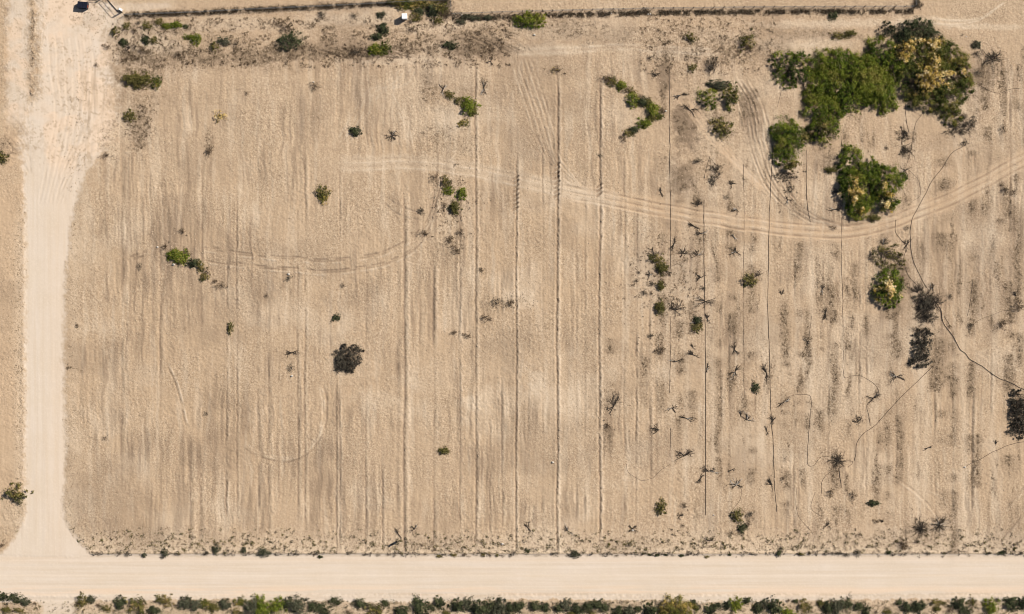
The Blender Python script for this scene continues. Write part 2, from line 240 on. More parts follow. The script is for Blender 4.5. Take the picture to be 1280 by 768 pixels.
FN1 = [(156, 19), (240, 16), (320, 12), (400, 8.5), (480, 4.5), (560, .5)]
FN2 = [(565, 18), (640, 15.5), (800, 11.5), (960, 9.5), (1143, 9)]
bandf = np.zeros_like(PX)
for FN, off, hw in ((FN1, .6, 3.2), (FN2, 6.0, 3.2)):
    yl = np.interp(PX[0], [a for a, b_ in FN], [b_ for a, b_ in FN]); inx = (PX > FN[0][0]) * (PX < FN[-1][0])
    bandf = np.maximum(bandf, inx * gau((PY - yl[None, :] - off) / hw) * sst(.15, .6, rn(PX, PY, 6, 6, 3)))
bandf = np.maximum(bandf, gau((PX - 556) / 7) * (PY < 22) * .8); bandf = np.maximum(bandf, gau((PX - 1146) / 4) * (PY < 12) * .6)
weed += bandf * .8; dark_soil += bandf * .25
grit *= (1 - np.clip(road * (PY > 240), 0, 1))
for k in range(8):
    for fx, y0 in ((696, 206), (645, 222), (749, 232)):
        if fx == 749 and k > 2: continue
        track([(fx - 5, y0 + k * 5.6 + 3.5), (fx, y0 + k * 5.6), (fx + 4.5, y0 + k * 5.6 - 3.5)], [(0, .95, -.30, 2.2, 0), (2.4, .9, .10, 0, .8)], 0, seed=200 + k, patchy=.0)
def clip(a): return np.clip(a, 0, 1).astype(np.float32)
height += (fbm(PX / 300, PY / 300, 17) - .5) * .6
road, weed, pale, dark_soil, peach, grit = map(clip, (road, weed, pale, dark_soil, peach, grit))
HGT = height.astype(np.float64)
def gz(px, py):
    i = min(max(np.searchsorted(ax, px) - 1, 0), len(ax) - 2); j = min(max(np.searchsorted(ay, py) - 1, 0), len(ay) - 2)
    u = (px - ax[i]) / (ax[i+1] - ax[i]); v = (py - ay[j]) / (ay[j+1] - ay[j])
    return float((HGT[j, i] * (1-u) + HGT[j, i+1] * u) * (1-v) + (HGT[j+1, i] * (1-u) + HGT[j+1, i+1] * u) * v)
def samp(A, px, py):
    return A[min(np.searchsorted(ay, py), len(ay) - 1), min(np.searchsorted(ax, px), len(ax) - 1)]
# ------------------------------------------------------------------ materials
def mat(name):
    m = bpy.data.materials.new(name); m.use_nodes = True; nt = m.node_tree
    b = nt.nodes['Principled BSDF']; b.inputs['Specular IOR Level'].default_value = .15
    return m, nt, b
def plain(name, col, rough=.85, var=.25, scale=3.0, metal=0, spec=.2):
    m, nt, b = mat(name)
    tc = nt.nodes.new('ShaderNodeTexCoord'); no = nt.nodes.new('ShaderNodeTexNoise'); no.inputs['Scale'].default_value = scale; no.inputs['Detail'].default_value = 5
    nt.links.new(tc.outputs['Object'], no.inputs['Vector'])
    mx = nt.nodes.new('ShaderNodeMix'); mx.data_type = 'RGBA'
    mx.inputs[6].default_value = (*[c * (1 - var) for c in col], 1); mx.inputs[7].default_value = (*[min(1, c * (1 + var)) for c in col], 1)
    nt.links.new(no.outputs[0], mx.inputs[0]); nt.links.new(mx.outputs[2], b.inputs['Base Color'])
    b.inputs['Roughness'].default_value = rough; b.inputs['Metallic'].default_value = metal; b.inputs['Specular IOR Level'].default_value = spec
    return m
def leafmat(name, stops, rough=.7):
    m, nt, b = mat(name)
    at = nt.nodes.new('ShaderNodeAttribute'); at.attribute_name = 'tone'
    oi = nt.nodes.new('ShaderNodeObjectInfo')
    ad = nt.nodes.new('ShaderNodeMath'); ad.operation = 'MULTIPLY_ADD'; ad.inputs[1].default_value = .18
    nt.links.new(oi.outputs['Random'], ad.inputs[0]); nt.links.new(at.outputs['Fac'], ad.inputs[2])
    sb = nt.nodes.new('ShaderNodeMath'); sb.operation = 'SUBTRACT'; sb.inputs[1].default_value = .09; nt.links.new(ad.outputs[0], sb.inputs[0])
    cr = nt.nodes.new('ShaderNodeValToRGB'); nt.links.new(sb.outputs[0], cr.inputs[0])
    e = cr.color_ramp.elements
    while len(e) < len(stops): e.new(.5)
    for k, (p, c) in enumerate(stops): e[k].position = p; e[k].color = (*c, 1)
    nt.links.new(cr.outputs[0], b.inputs['Base Color']); b.inputs['Roughness'].default_value = rough
    return m
M = {}
M['green'] = leafmat('green_leaves', [(0, (.032, .046, .008)), (.4, (.098, .135, .012)), (.75, (.19, .20, .024)), (1, (.27, .225, .055))])
M['deep'] = leafmat('dark_green_leaves', [(0, (.02, .023, .012)), (.5, (.058, .068, .028)), (.85, (.11, .115, .05)), (1, (.18, .155, .08))])
M['gray'] = leafmat('grey_green_leaves', [(0, (.035, .035, .02)), (.5, (.08, .08, .045)), (.85, (.14, .135, .08)), (1, (.22, .19, .13))])
M['olive'] = leafmat('olive_leaves', [(0, (.05, .046, .014)), (.4, (.11, .10, .026)), (.75, (.20, .16, .05)), (1, (.32, .22, .08))])
M['mixed'] = leafmat('green_and_yellow_leaves', [(0, (.035, .045, .01)), (.4, (.09, .10, .018)), (.65, (.17, .15, .03)), (1, (.42, .29, .08))])
M['gold'] = leafmat('straw_gold_leaves', [(0, (.16, .11, .02)), (.25, (.48, .33, .07)), (.6, (.74, .53, .18)), (1, (.85, .70, .42))])
M['dry'] = leafmat('dry_brown_leaves', [(0, (.055, .035, .02)), (.5, (.13, .085, .048)), (.85, (.24, .165, .09)), (1, (.38, .27, .15))])
M['dead'] = leafmat('dead_grey_leaves', [(0, (.03, .024, .017)), (.5, (.068, .057, .040)), (.85, (.14, .118, .085)), (1, (.20, .165, .115))])
M['straw'] = leafmat('straw_stems', [(0, (.10, .07, .04)), (.4, (.20, .14, .08)), (.8, (.38, .27, .15)), (1, (.62, .48, .32))])
M['bark'] = plain('brown_bark', (.09, .065, .045))
M['stick'] = plain('dark_dead_wood', (.05, .038, .028), var=.5, scale=1.5)
M['palestick'] = plain('bleached_wood', (.42, .37, .31), var=.3)
M['hose'] = plain('old_black_hose', (.085, .06, .042), rough=.6)
M['steel'] = plain('galvanised_steel', (.22, .22, .21), rough=.5, metal=.4)
M['black'] = plain('black_pipe_paint', (.018, .018, .02), rough=.5)
M['navy'] = plain('dark_blue_black_paint', (.012, .014, .024), rough=.45)
M['rust'] = plain('rusty_red_paint', (.25, .06, .035), rough=.7)
M['white'] = plain('white_paint', (.82, .82, .80), rough=.5, var=.05)
M['concrete'] = plain('pale_concrete', (.62, .58, .52))
M['palerock'] = plain('pale_rock', (.50, .44, .37), var=.3)
M['clod'] = plain('soil_clod', (.42, .31, .21), var=.35, scale=.8)
M['rubber'] = plain('black_plastic_sheet', (.02, .02, .02), rough=.5)
# ground material
m, nt, b = mat('soil'); L = nt.links
def N(t, **k):
    n = nt.nodes.new(t)
    for a, v in k.items(): setattr(n, a, v)
    return n
tc = N('ShaderNodeTexCoord')
def noise(scale, det=4, stretch=None, rough=.6):
    n = N('ShaderNodeTexNoise'); n.inputs['Scale'].default_value = scale; n.inputs['Detail'].default_value = det; n.inputs['Roughness'].default_value = rough
    if stretch:
        mp = N('ShaderNodeMapping'); mp.inputs['Scale'].default_value = stretch; L.new(tc.outputs['Object'], mp.inputs[0]); L.new(mp.outputs[0], n.inputs['Vector'])
    else: L.new(tc.outputs['Object'], n.inputs['Vector'])
    return n.outputs[0]
def mr(v, a, b_, c=0., d=1.):
    n = N('ShaderNodeMapRange'); n.inputs[1].default_value = a; n.inputs[2].default_value = b_; n.inputs[3].default_value = c; n.inputs[4].default_value = d; L.new(v, n.inputs[0]); return n.outputs[0]
def mul(a, b_):
    n = N('ShaderNodeMath', operation='MULTIPLY')
    for i, v in enumerate((a, b_)):
        if isinstance(v, (int, float)): n.inputs[i].default_value = v
        else: L.new(v, n.inputs[i])
    return n.outputs[0]
def mix(f, a, b_):
    n = N('ShaderNodeMix', data_type='RGBA')
    if isinstance(f, (int, float)): n.inputs[0].default_value = f
    else: L.new(f, n.inputs[0])
    for i, v in ((6, a), (7, b_)):
        if isinstance(v, tuple): n.inputs[i].default_value = (*v, 1)
        else: L.new(v, n.inputs[i])
    return n.outputs[2]
def att(nm): n = N('ShaderNodeAttribute', attribute_name=nm); return n.outputs['Fac']
fine = noise(2.0, 6, None, .8); mid = noise(.35, 5); big = noise(.018, 3); streak = noise(1.0, 5, (1.6, .09, 1), .65); vfine = noise(7.5, 3, (1.5, .5, 1))
c = mix(mr(big, .35, .65), (.450, .318, .200), (.478, .347, .226))
c = mix(mr(streak, .38, .62), c, mix(.5, c, (.36, .25, .155)))
c = mix(mr(mid, .45, .72, 0, .45), c, (.34, .24, .155))
spk = mr(noise(.07, 5), .40, .60, .35, 1.15)
c = mix(mul(mul(mr(fine, .52, .64), .7), spk), c, (.62, .475, .33))
c = mix(mul(mul(mr(fine, .48, .36), .8), spk), c, (.235, .16, .10))
c = mix(mul(mul(mr(vfine, .56, .70), .55), spk), c, (.62, .48, .34))
c = mix(mul(mul(mr(vfine, .42, .30), .65), spk), c, (.22, .15, .09))
c = mix(mul(att('peach'), .8), c, (.52, .36, .225))
c = mix(mul(att('grit'), mr(vfine, .35, .60)), c, (.60, .46, .32))
c = mix(mul(att('grit'), mr(noise(2.4, 4), .56, .64, 0, .75)), c, (.21, .145, .08))
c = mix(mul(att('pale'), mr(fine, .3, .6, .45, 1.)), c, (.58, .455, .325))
c = mix(mul(att('dark_soil'), .70), c, (.185, .128, .085))  # darker soil colour in furrows, tracks and patches
c = mix(mul(att('weed'), mr(fine, .62, .40, .18, .9)), c, (.19, .135, .085))
rc = mix(mr(noise(.12, 4), .35, .7), (.60, .497, .395), (.575, .467, .355))
sx = N('ShaderNodeSeparateXYZ'); L.new(tc.outputs['Object'], sx.inputs[0])
sel = mr(sx.outputs[1], -63.5, -61.0)
st = N('ShaderNodeMix', data_type='FLOAT'); L.new(sel, st.inputs[0]); L.new(noise(.6, 5, (.06, 2.2, 1)), st.inputs[2]); L.new(noise(.6, 5, (1.8, .07, 1)), st.inputs[3])
rc = mix(mr(st.outputs[0], .42, .66, 0, .6), rc, (.54, .425, .31))
rc = mix(mul(att('peach'), .75), rc, (.655, .485, .34))
rc = mix(mul(mr(fine, .5, .7), .35), rc, (.70, .58, .46))
rc = mix(mul(att('dark_soil'), .6), rc, (.33, .235, .15))
c = mix(att('road'), c, rc)
L.new(c, b.inputs['Base Color']); b.inputs['Roughness'].default_value = .95; b.inputs['Specular IOR Level'].default_value = .05
inv = N('ShaderNodeMath', operation='MULTIPLY_ADD'); inv.inputs[1].default_value = -.8; inv.inputs[2].default_value = 1.; L.new(att('road'), inv.inputs[0])
bp = N('ShaderNodeBump'); bp.inputs['Distance'].default_value = .17; bp.inputs['Strength'].default_value = .9
L.new(mul(mul(fine, inv.outputs[0]), spk), bp.inputs['Height']); L.new(bp.outputs[0], b.inputs['Normal'])
soil = m
# ------------------------------------------------------------------ mesh helpers
def npmesh(name, V, F, tone=None):
    me = bpy.data.meshes.new(name); V = np.asarray(V, np.float32); F = np.asarray(F, np.int32)
    me.vertices.add(len(V)); me.vertices.foreach_set('co', V.ravel())
    nf, k = F.shape
    me.loops.add(nf * k); me.loops.foreach_set('vertex_index', F.ravel())
    me.polygons.add(nf); me.polygons.foreach_set('loop_start', np.arange(0, nf * k, k, dtype=np.int32)); me.polygons.foreach_set('loop_total', np.full(nf, k, np.int32))
    me.update(calc_edges=True)
    if tone is not None:
        a = me.attributes.new('tone', 'FLOAT', 'FACE'); a.data.foreach_set('value', np.asarray(tone, np.float32))
    return me
def link(name, me, m, parent=None, loc=None):
    o = bpy.data.objects.new(name, me); COL.objects.link(o)
    if m is not None and me is not None and not me.materials: me.materials.append(m)
    if parent: o.parent = parent
    if loc is not None: o.location = loc
    return o
def tag(o, label, cat, group=None):
    o['label'] = label; o['category'] = cat
    if group: o['group'] = group
    return o
def empty(name, loc, rz=0):
    o = bpy.data.objects.new(name, None); COL.objects.link(o); o.location = loc; o.rotation_euler = (0, 0, rz); o.empty_display_size = .3; return o
def at(px, py, z=0, h=0):
    k = 1 - h / HC
    return (X(px) * k, Y(py) * k, gz(px, py) + z)
ny, nx = PX.shape
V = np.stack([(PX - 640) * S, (384 - PY) * S, height], -1).reshape(-1, 3)
ii = np.arange((ny) * (nx)).reshape(ny, nx)
F = np.stack([ii[:-1, :-1], ii[1:, :-1], ii[1:, 1:], ii[:-1, 1:]], -1).reshape(-1, 4)
gm = npmesh('ground', V, F)
gm.polygons.foreach_set('use_smooth', np.ones(len(F), bool))
for nm, A in (('road', road), ('weed', weed), ('pale', pale), ('dark_soil', dark_soil), ('peach', peach), ('grit', grit)):
    a = gm.attributes.new(nm, 'FLOAT', 'POINT'); a.data.foreach_set('value', A.ravel())
g = link('ground', gm, soil); g['kind'] = 'structure'
# ------------------------------------------------------------------ foliage and wood builders
R = np.random.RandomState(11)
def quads(C, Nn, size, asp, roll=None):
    n = len(C)
    Nn = Nn / np.linalg.norm(Nn, axis=1, keepdims=True)
    r = R.normal(size=(n, 3)); T = np.cross(Nn, r); T /= np.linalg.norm(T, axis=1, keepdims=True); B = np.cross(Nn, T)
    s = (size * R.uniform(.6, 1.35, n))[:, None]
    a = T * s; b_ = B * s * asp
    V = np.stack([C - a, C - b_ * .9 + a * .1, C + a, C + b_], 1).reshape(-1, 3)
    F = np.arange(4 * n).reshape(n, 4)
    return V, F
def crown(lobes, dens=8, cr=.55, leaf=.16, nl=34, tone=(.45, .22), asp=.45, skirt=.25, ragged=.22, flat=1.):
    """lobes: (x, y, rx, ry, h) metres; clumps of leaves over domed lobes"""
    C = []; T = []; Nv = []
    for (lx, ly, rx, ry, h) in lobes:
        nc = max(5, int(dens * rx * ry * 1.0)); ph = R.uniform(0, 6.28, 4)
        for _ in range(nc):
            t = R.uniform(0, 2 * math.pi); r = math.sqrt(R.uniform(0, 1)) * (1 + ragged * math.sin(3 * t + ph[0]) * .5 + ragged * math.sin(7 * t + ph[1]) * .5)
            zz = h * math.sqrt(max(.04, 1 - min(r, .99) ** 2)) * R.uniform(.62, 1.05)
            if R.rand() < skirt: zz *= R.uniform(.25, .75)
            ccr = cr * (.35 + 1.2 * R.rand() ** 1.6) * min(1, .5 + h / 2)
            cx, cy, cz = lx + rx * r * math.cos(t), ly + ry * r * math.sin(t), max(zz - ccr * .4, ccr * .3)
            k = int(nl * (.6 + .6 * R.rand()))
            d = R.normal(size=(k, 3)); d /= np.linalg.norm(d, axis=1, keepdims=True); d[:, 2] = np.abs(d[:, 2]) * 1.0 - .15
            rr = R.uniform(.2, 1.3, (k, 1)) * ccr; ea, eb = R.uniform(.7, 1.5, 2)
            P = np.array([cx, cy, cz]) + d * rr * np.array([ea, eb, .75])
            C.append(P); Nv.append(d + R.normal(size=(k, 3)) * .9 + np.array([0, 0, .35]) * flat)
            T.append(np.clip(R.normal(tone[0], tone[1] * .75) + .16 * math.sin(cx * .7 + ph[2]) + .16 * math.sin(cy * .8 + ph[3]) + R.normal(0, .12, k), 0, 1))
    C = np.concatenate(C); Nv = np.concatenate(Nv); T = np.concatenate(T)
    C[:, 2] = np.maximum(C[:, 2], .03)
    V, F = quads(C, Nv, leaf, asp)
    V[:, 2] = np.maximum(V[:, 2], -.02)
    return V, F, T
class Wood:
    def __init__(s): s.V = []; s.F = []; s.n = 0
    def tube(s, P, r0, r1, sides=5):
        P = np.asarray(P, float); n = len(P)
        for i in range(n):
            d = P[min(i + 1, n - 1)] - P[max(i - 1, 0)]; d = d / (np.linalg.norm(d) + 1e-9)
            u = np.cross(d, (0, 0, 1.)) if abs(d[2]) < .9 else np.cross(d, (1., 0, 0)); u /= np.linalg.norm(u); v = np.cross(d, u)
            r = r0 + (r1 - r0) * i / max(1, n - 1)
            for k in range(sides):
                a = 2 * math.pi * k / sides; s.V.append(P[i] + (u * math.cos(a) + v * math.sin(a)) * r)
        for i in range(n - 1):
            for k in range(sides):
                a = s.n + i * sides + k; b_ = s.n + i * sides + (k + 1) % sides
                s.F.append((a, b_, b_ + sides, a + sides))
        s.n += n * sides
    def branch(s, p, d, L_, r, depth=2, wig=.35, drop=0, sides=4, fork=2):
        P = [np.array(p, float)]; d = np.array(d, float); d /= np.linalg.norm(d) + 1e-9; n = 4
        for i in range(n):
            d = d + R.normal(0, wig * .5, 3) * np.array([1, 1, .6]); d[2] -= drop; d /= np.linalg.norm(d)
            q = P[-1] + d * L_ / n
            if q[2] < r * .7: q[2] = r * .7 + .01
            P.append(q)
        s.tube(P, r, r * .35, sides)
        if depth > 0:
            for _ in range(fork):
                k = R.randint(1, n); dd = d + R.normal(0, .75, 3) * np.array([1, 1, .45])
                s.branch(P[k], dd, L_ * R.uniform(.4, .7), r * .6, depth - 1, wig, drop, sides, fork)
    def mesh(s, name): return npmesh(name, np.array(s.V), s.F)
def stems(h, r, n=6, spread=.7, th=.03, depth=1):
    w_ = Wood()
    for k in range(n):
        a = 2 * math.pi * k / n + R.uniform(-.3, .3)
        w_.branch((math.cos(a) * .04, math.sin(a) * .04, .0), (math.cos(a) * spread, math.sin(a) * spread, 1), math.hypot(h, r) * .75, th, depth, .3)
    return w_.mesh('stem')
# shrub templates: radius 1 m, height about 0.8; scaled per copy
def shrub_tpl(kind):
    P = {'green': dict(dens=40, cr=.27, leaf=.085, nl=26, tone=(.5, .2)), 'deep': dict(dens=40, cr=.27, leaf=.08, nl=26, tone=(.42, .22)),
         'gray': dict(dens=40, cr=.27, leaf=.08, nl=26, tone=(.42, .22)), 'olive': dict(dens=36, cr=.27, leaf=.08, nl=24, tone=(.45, .26)),
         'mixed': dict(dens=36, cr=.27, leaf=.085, nl=24, tone=(.5, .3)), 'dry': dict(dens=20, cr=.26, leaf=.06, nl=22, tone=(.4, .3), asp=.25),
         'dead': dict(dens=24, cr=.28, leaf=.07, nl=22, tone=(.4, .25), asp=.2), 'gold': dict(dens=14, cr=.28, leaf=.07, nl=22, tone=(.35, .25), asp=.3)}[kind]
    out = []
    for v in range(4):
        nlob = 3 + v % 3
        lob = [(R.uniform(-.35, .35), R.uniform(-.35, .35), R.uniform(.55, .78), R.uniform(.55, .78), R.uniform(.6, .95)) for _ in range(nlob)]
        V_, F_, T_ = crown(lob, ragged=.5, **P)
        me = npmesh('foliage', V_, F_, T_); me.materials.append(M[kind])
        st = stems(.6, .7, 7, .9, .03, 1); st.materials.append(M['bark' if kind != 'dead' else 'stick'])
        out.append((me, st))
    return out
TPL = {k: shrub_tpl(k) for k in ('green', 'deep', 'gray', 'olive', 'mixed', 'dry', 'dead', 'gold')}
rnd = random.Random(5)
LOOK = {'green': 'green', 'deep': 'dark green', 'gray': 'grey-green', 'olive': 'olive', 'mixed': 'green and yellow', 'dry': 'dry brown', 'dead': 'dark dead', 'gold': 'straw-yellow'}
OBJS = []      # (object, look words, px, py, row name or None)
def shrub(px, py, rx, ry, kind, label=None, row=None, h=None, name=None, group=None):
    me, st = rnd.choice(TPL[kind]); r = math.sqrt(rx * ry) * S
    h = h or min(2.6, r * .95)
    nm = name or ('shrub' if r > .75 else 'weed_clump')
    e = empty(nm, at(px, py, -.01, h * .5))
    e.scale = (rx * S * 1.1 + .05, ry * S * 1.1 + .05, h)
    flip = rnd.choice((0, math.pi))
    if max(rx, ry) / min(rx, ry) < 1.25: flip = rnd.uniform(0, 6.28)
    e.rotation_euler = (0, 0, flip)
    link('foliage', me, None, e)
    if r > .6: link('stem', st, None, e)
    cat = 'shrub' if nm == 'shrub' else 'weed'
    tag(e, label or '', cat, group)
    if not label: OBJS.append((e, ('small ' if r < 1.0 else '') + LOOK[kind] + (' shrub' if nm == 'shrub' else ' weed'), px, py, row))
    return e
def tree(px, py, h, lobes, kind, label, gold=None, goldk='gold', dens=5.2, cr=.78, leaf=.17, nl=78, tone=(.5, .2), name='tree', cat='tree', group=None, trunk=True):
    """lobes in photo pixels relative to the photo: (x, y, rx, ry, h)"""
    e = empty(name, at(px, py, -.02, h * .5))
    rel = lambda l: ((l[0] - px) * S, -(l[1] - py) * S, l[2] * S, l[3] * S, l[4])
    V_, F_, T_ = crown([rel(l) for l in lobes], dens=dens, cr=cr, leaf=leaf, nl=nl, tone=tone, ragged=.22, skirt=.35)
    link('crown', npmesh('crown', V_, F_, T_), M[kind], e)
    if gold:
        V_, F_, T_ = crown([rel(l) for l in gold], dens=dens * 2.6, cr=cr * .52, leaf=leaf * 1.25, nl=26, tone=(.55, .35), ragged=1.0, skirt=.1, asp=.42, flat=.3)
        V_[:, 2] += .85
        link('dry_foliage', npmesh('dry_foliage', V_, F_, T_), M[goldk], e)
    w_ = Wood(); w_.tube([(0, 0, 0), (.05, .05, h * .2), (.0, .1, h * .38)], .22, .16, 7)
    for l in lobes:
        q = rel(l); tz = l[4] * .7
        for k in range(3):
            t = (q[0] + R.uniform(-.3, .3) * q[2], q[1] + R.uniform(-.3, .3) * q[3], tz * R.uniform(.7, 1))
            m_ = (t[0] * .45 + R.uniform(-.3, .3), t[1] * .45 + R.uniform(-.3, .3), h * .3 + tz * .2)
            w_.tube([(0, .05, h * .12), m_, t], .12, .035, 5)
            w_.branch(t, (R.normal(), R.normal(), .6), 1.2, .035, 1)
    link('trunk', w_.mesh('trunk'), M['bark'], e)
    tag(e, label, cat, group)
    return e
# ------------------------------------------------------------------ the thicket at top right and other large bushes
tree(1062, 100, 4.2, [(1045, 80, 32, 22, 3.4), (1066, 98, 40, 30, 4.2), (1095, 112, 26, 24, 3.6), (1030, 105, 22, 22, 3.0), (1112, 130, 13, 11, 2.0), (1062, 128, 30, 16, 2.6), (1106, 112, 16, 20, 3.0), (1036, 86, 18, 16, 2.6), (1020, 120, 14, 12, 2.0), (1085, 92, 26, 26, 3.8)], 'green',
     'large bright green tree, widest crown in the thicket at upper right', tone=(.56, .17))
tree(986, 88, 3.0, [(980, 76, 16, 14, 2.6), (996, 84, 18, 22, 2.8), (1006, 92, 12, 12, 2.2), (1002, 72, 12, 9, 1.8), (972, 95, 9, 9, 1.6), (986, 102, 11, 8, 1.6)], 'green', 'dull thin green tree at the left tip of the upper right thicket', tone=(.3, .28), dens=4.2, cr=.6, nl=52)
tree(1030, 150, 3.2, [(1028, 136, 24, 18, 3.0), (1030, 160, 21, 20, 2.8), (1048, 142, 9, 10, 1.8)], 'green', 'green tree with an orange brown patch, just below the widest green crown', gold=[(1030, 161, 11, 12, 2.9)], goldk='olive', tone=(.5, .25))
tree(985, 178, 3.2, [(982, 163, 18, 17, 2.6), (990, 176, 20, 20, 3.2), (982, 195, 16, 13, 2.4)], 'green', 'round green tree with yellow right edge, detached at lower left of thicket', gold=[(1003, 172, 6, 9, 2.0), (990, 206, 9, 5, 1.6)], goldk='olive', tone=(.48, .25))
tree(1108, 66, 3.4, [(1102, 64, 18, 18, 3.2), (1118, 80, 17, 16, 3.2), (1100, 84, 12, 12, 2.4), (1116, 98, 12, 12, 2.6), (1092, 66, 8, 10, 1.8)], 'green', 'green tree between the widest crown and the straw-gold tree', tone=(.4, .25))
tree(1110, 37, 2.2, [(1110, 37, 11, 10, 2.2)], 'deep', 'small round blackish green bush at top edge of the thicket', tone=(.2, .15), cr=.6, leaf=.15, dens=8, nl=50, name='bush', cat='bush')
tree(1147, 36, 3.0, [(1137, 38, 14, 12, 2.6), (1152, 34, 18, 11, 2.8), (1165, 46, 12, 12, 2.4), (1146, 47, 20, 9, 2.2), (1128, 48, 12, 8, 2.0)], 'deep', 'dark green tree forming the top of the thicket above the straw-gold crown', tone=(.32, .22))
tree(1160, 84, 4.0, [(1146, 66, 24, 18, 3.2), (1165, 90, 28, 26, 3.8), (1176, 64, 14, 16, 3.0), (1132, 92, 12, 16, 2.8), (1136, 112, 10, 10, 2.2)], 'mixed', 'tree with a large straw-gold dry crown in the upper right thicket',
     gold=[(1136, 58, 10, 9, 3.2), (1130, 72, 10, 8, 3.0), (1167, 56, 10, 9, 3.2), (1150, 52, 8, 5, 3.0), (1162, 98, 20, 17, 4.3), (1168, 78, 8, 10, 4.1), (1186, 94, 10, 5, 3.5), (1156, 108, 12, 9, 4.0)], tone=(.35, .22))
tree(1194, 78, 3.0, [(1190, 70, 20, 17, 3.0), (1204, 90, 13, 15, 2.4)], 'mixed', 'olive green tree on the right side of the straw-gold crown', gold=[(1202, 90, 5, 5, 2.8)], tone=(.38, .22))
tree(1178, 125, 3.2, [(1160, 125, 24, 15, 2.8), (1186, 122, 22, 18, 3.2), (1205, 110, 14, 14, 2.6), (1192, 144, 13, 12, 2.0)], 'mixed', 'olive green tree along the lower edge of the straw-gold crown', tone=(.34, .2))
tree(1090, 232, 3.8, [(1066, 202, 17, 19, 2.8), (1072, 236, 24, 24, 3.6), (1108, 226, 24, 22, 3.4), (1076, 258, 18, 16, 2.6), (1108, 252, 18, 10, 2.2), (1088, 210, 16, 16, 2.8)], 'green', 'isolated large green and yellow tree just above the curved track',
     gold=[(1068, 226, 6, 8, 3.3), (1070, 240, 12, 6, 3.5), (1068, 250, 5, 10, 2.8), (1110, 244, 9, 4, 2.8), (1107, 256, 6, 7, 2.4), (1078, 262, 7, 5, 2.4), (1105, 232, 4, 5, 3.3)], tone=(.5, .28), dens=6.5)
tree(1112, 362, 3.0, [(1112, 352, 17, 17, 2.6), (1112, 368, 18, 17, 2.8)], 'green', 'oval green tree with yellow centre below the curved track', gold=[(1110, 362, 11, 12, 3.0)], tone=(.3, .2))
tree(1104, 315, 1.8, [(1100, 318, 12, 11, 1.6), (1114, 314, 12, 11, 1.2), (1108, 332, 12, 6, 1.0), (1125, 326, 8, 12, .8)], 'olive', 'sparse olive bush just above the oval yellow-centred tree', cr=.5, leaf=.13, dens=8, nl=34, tone=(.3, .3), name='bush', cat='bush')
tree(887, 122, 2.4, [(886, 122, 12, 13, 2.3)], 'green', 'green bush, left half of the pair right of the shrub line', cr=.6, leaf=.16, dens=8, nl=50, tone=(.45, .3), name='bush', cat='bush')
tree(912, 120, 2.4, [(912, 120, 10, 16, 2.3)], 'mixed', 'yellow edged olive bush, right half of the pair above the streaked soil', gold=[(918, 119, 3, 11, 1.6)], goldk='olive', cr=.6, leaf=.16, dens=8, nl=50, tone=(.5, .3), name='bush', cat='bush')
tree(662, 25, 2.2, [(658, 24, 15, 11, 2.1), (672, 25, 11, 10, 1.8), (650, 26, 8, 7, 1.3)], 'green', 'bright green bush growing against the fence at top centre', cr=.6, leaf=.15, dens=8, nl=52, tone=(.5, .22), name='bush', cat='bush')
tree(364, 50, 2.2, [(360, 52, 14, 11, 2.1), (368, 47, 11, 9, 1.8)], 'deep', 'dark green bush with dry brown brush behind it at upper left', cr=.6, leaf=.14, dens=8, nl=50, tone=(.45, .22), name='bush', cat='bush')
tree(846, 761, 2.6, [(842, 758, 18, 12, 2.4), (855, 764, 16, 12, 2.2), (834, 766, 10, 8, 1.6)], 'mixed', 'tall yellow-green feathery bush at the bottom edge below the road', cr=.7, leaf=.16, dens=8, nl=60, tone=(.66, .2), name='bush', cat='bush')
tree(437, 449, 1.9, [(437, 447, 18, 17, 1.9), (430, 456, 13, 11, 1.3)], 'dead', 'round charcoal dead bush standing alone in the middle of the field', cr=.5, leaf=.13, dens=14, nl=50, tone=(.42, .25), name='bush', cat='bush')
tree(1154, 436, 1.8, [(1155, 424, 13, 13, 1.6), (1153, 438, 13, 14, 1.8), (1150, 452, 14, 9, 1.3)], 'dead', 'upright oval heap of blackish leafy brush between the two long hoses', cr=.45, leaf=.14, dens=11, nl=46, tone=(.42, .2), name='brush_pile', cat='brush pile')
tree(1273, 517, 1.8, [(1272, 500, 10, 14, 1.6), (1274, 518, 12, 16, 1.8), (1272, 538, 11, 11, 1.5), (1284, 520, 10, 24, 1.7)], 'dead', 'blackish leafy brush heap cut by the right picture edge', cr=.45, leaf=.14, dens=11, nl=46, tone=(.42, .2), name='brush_pile', cat='brush pile')
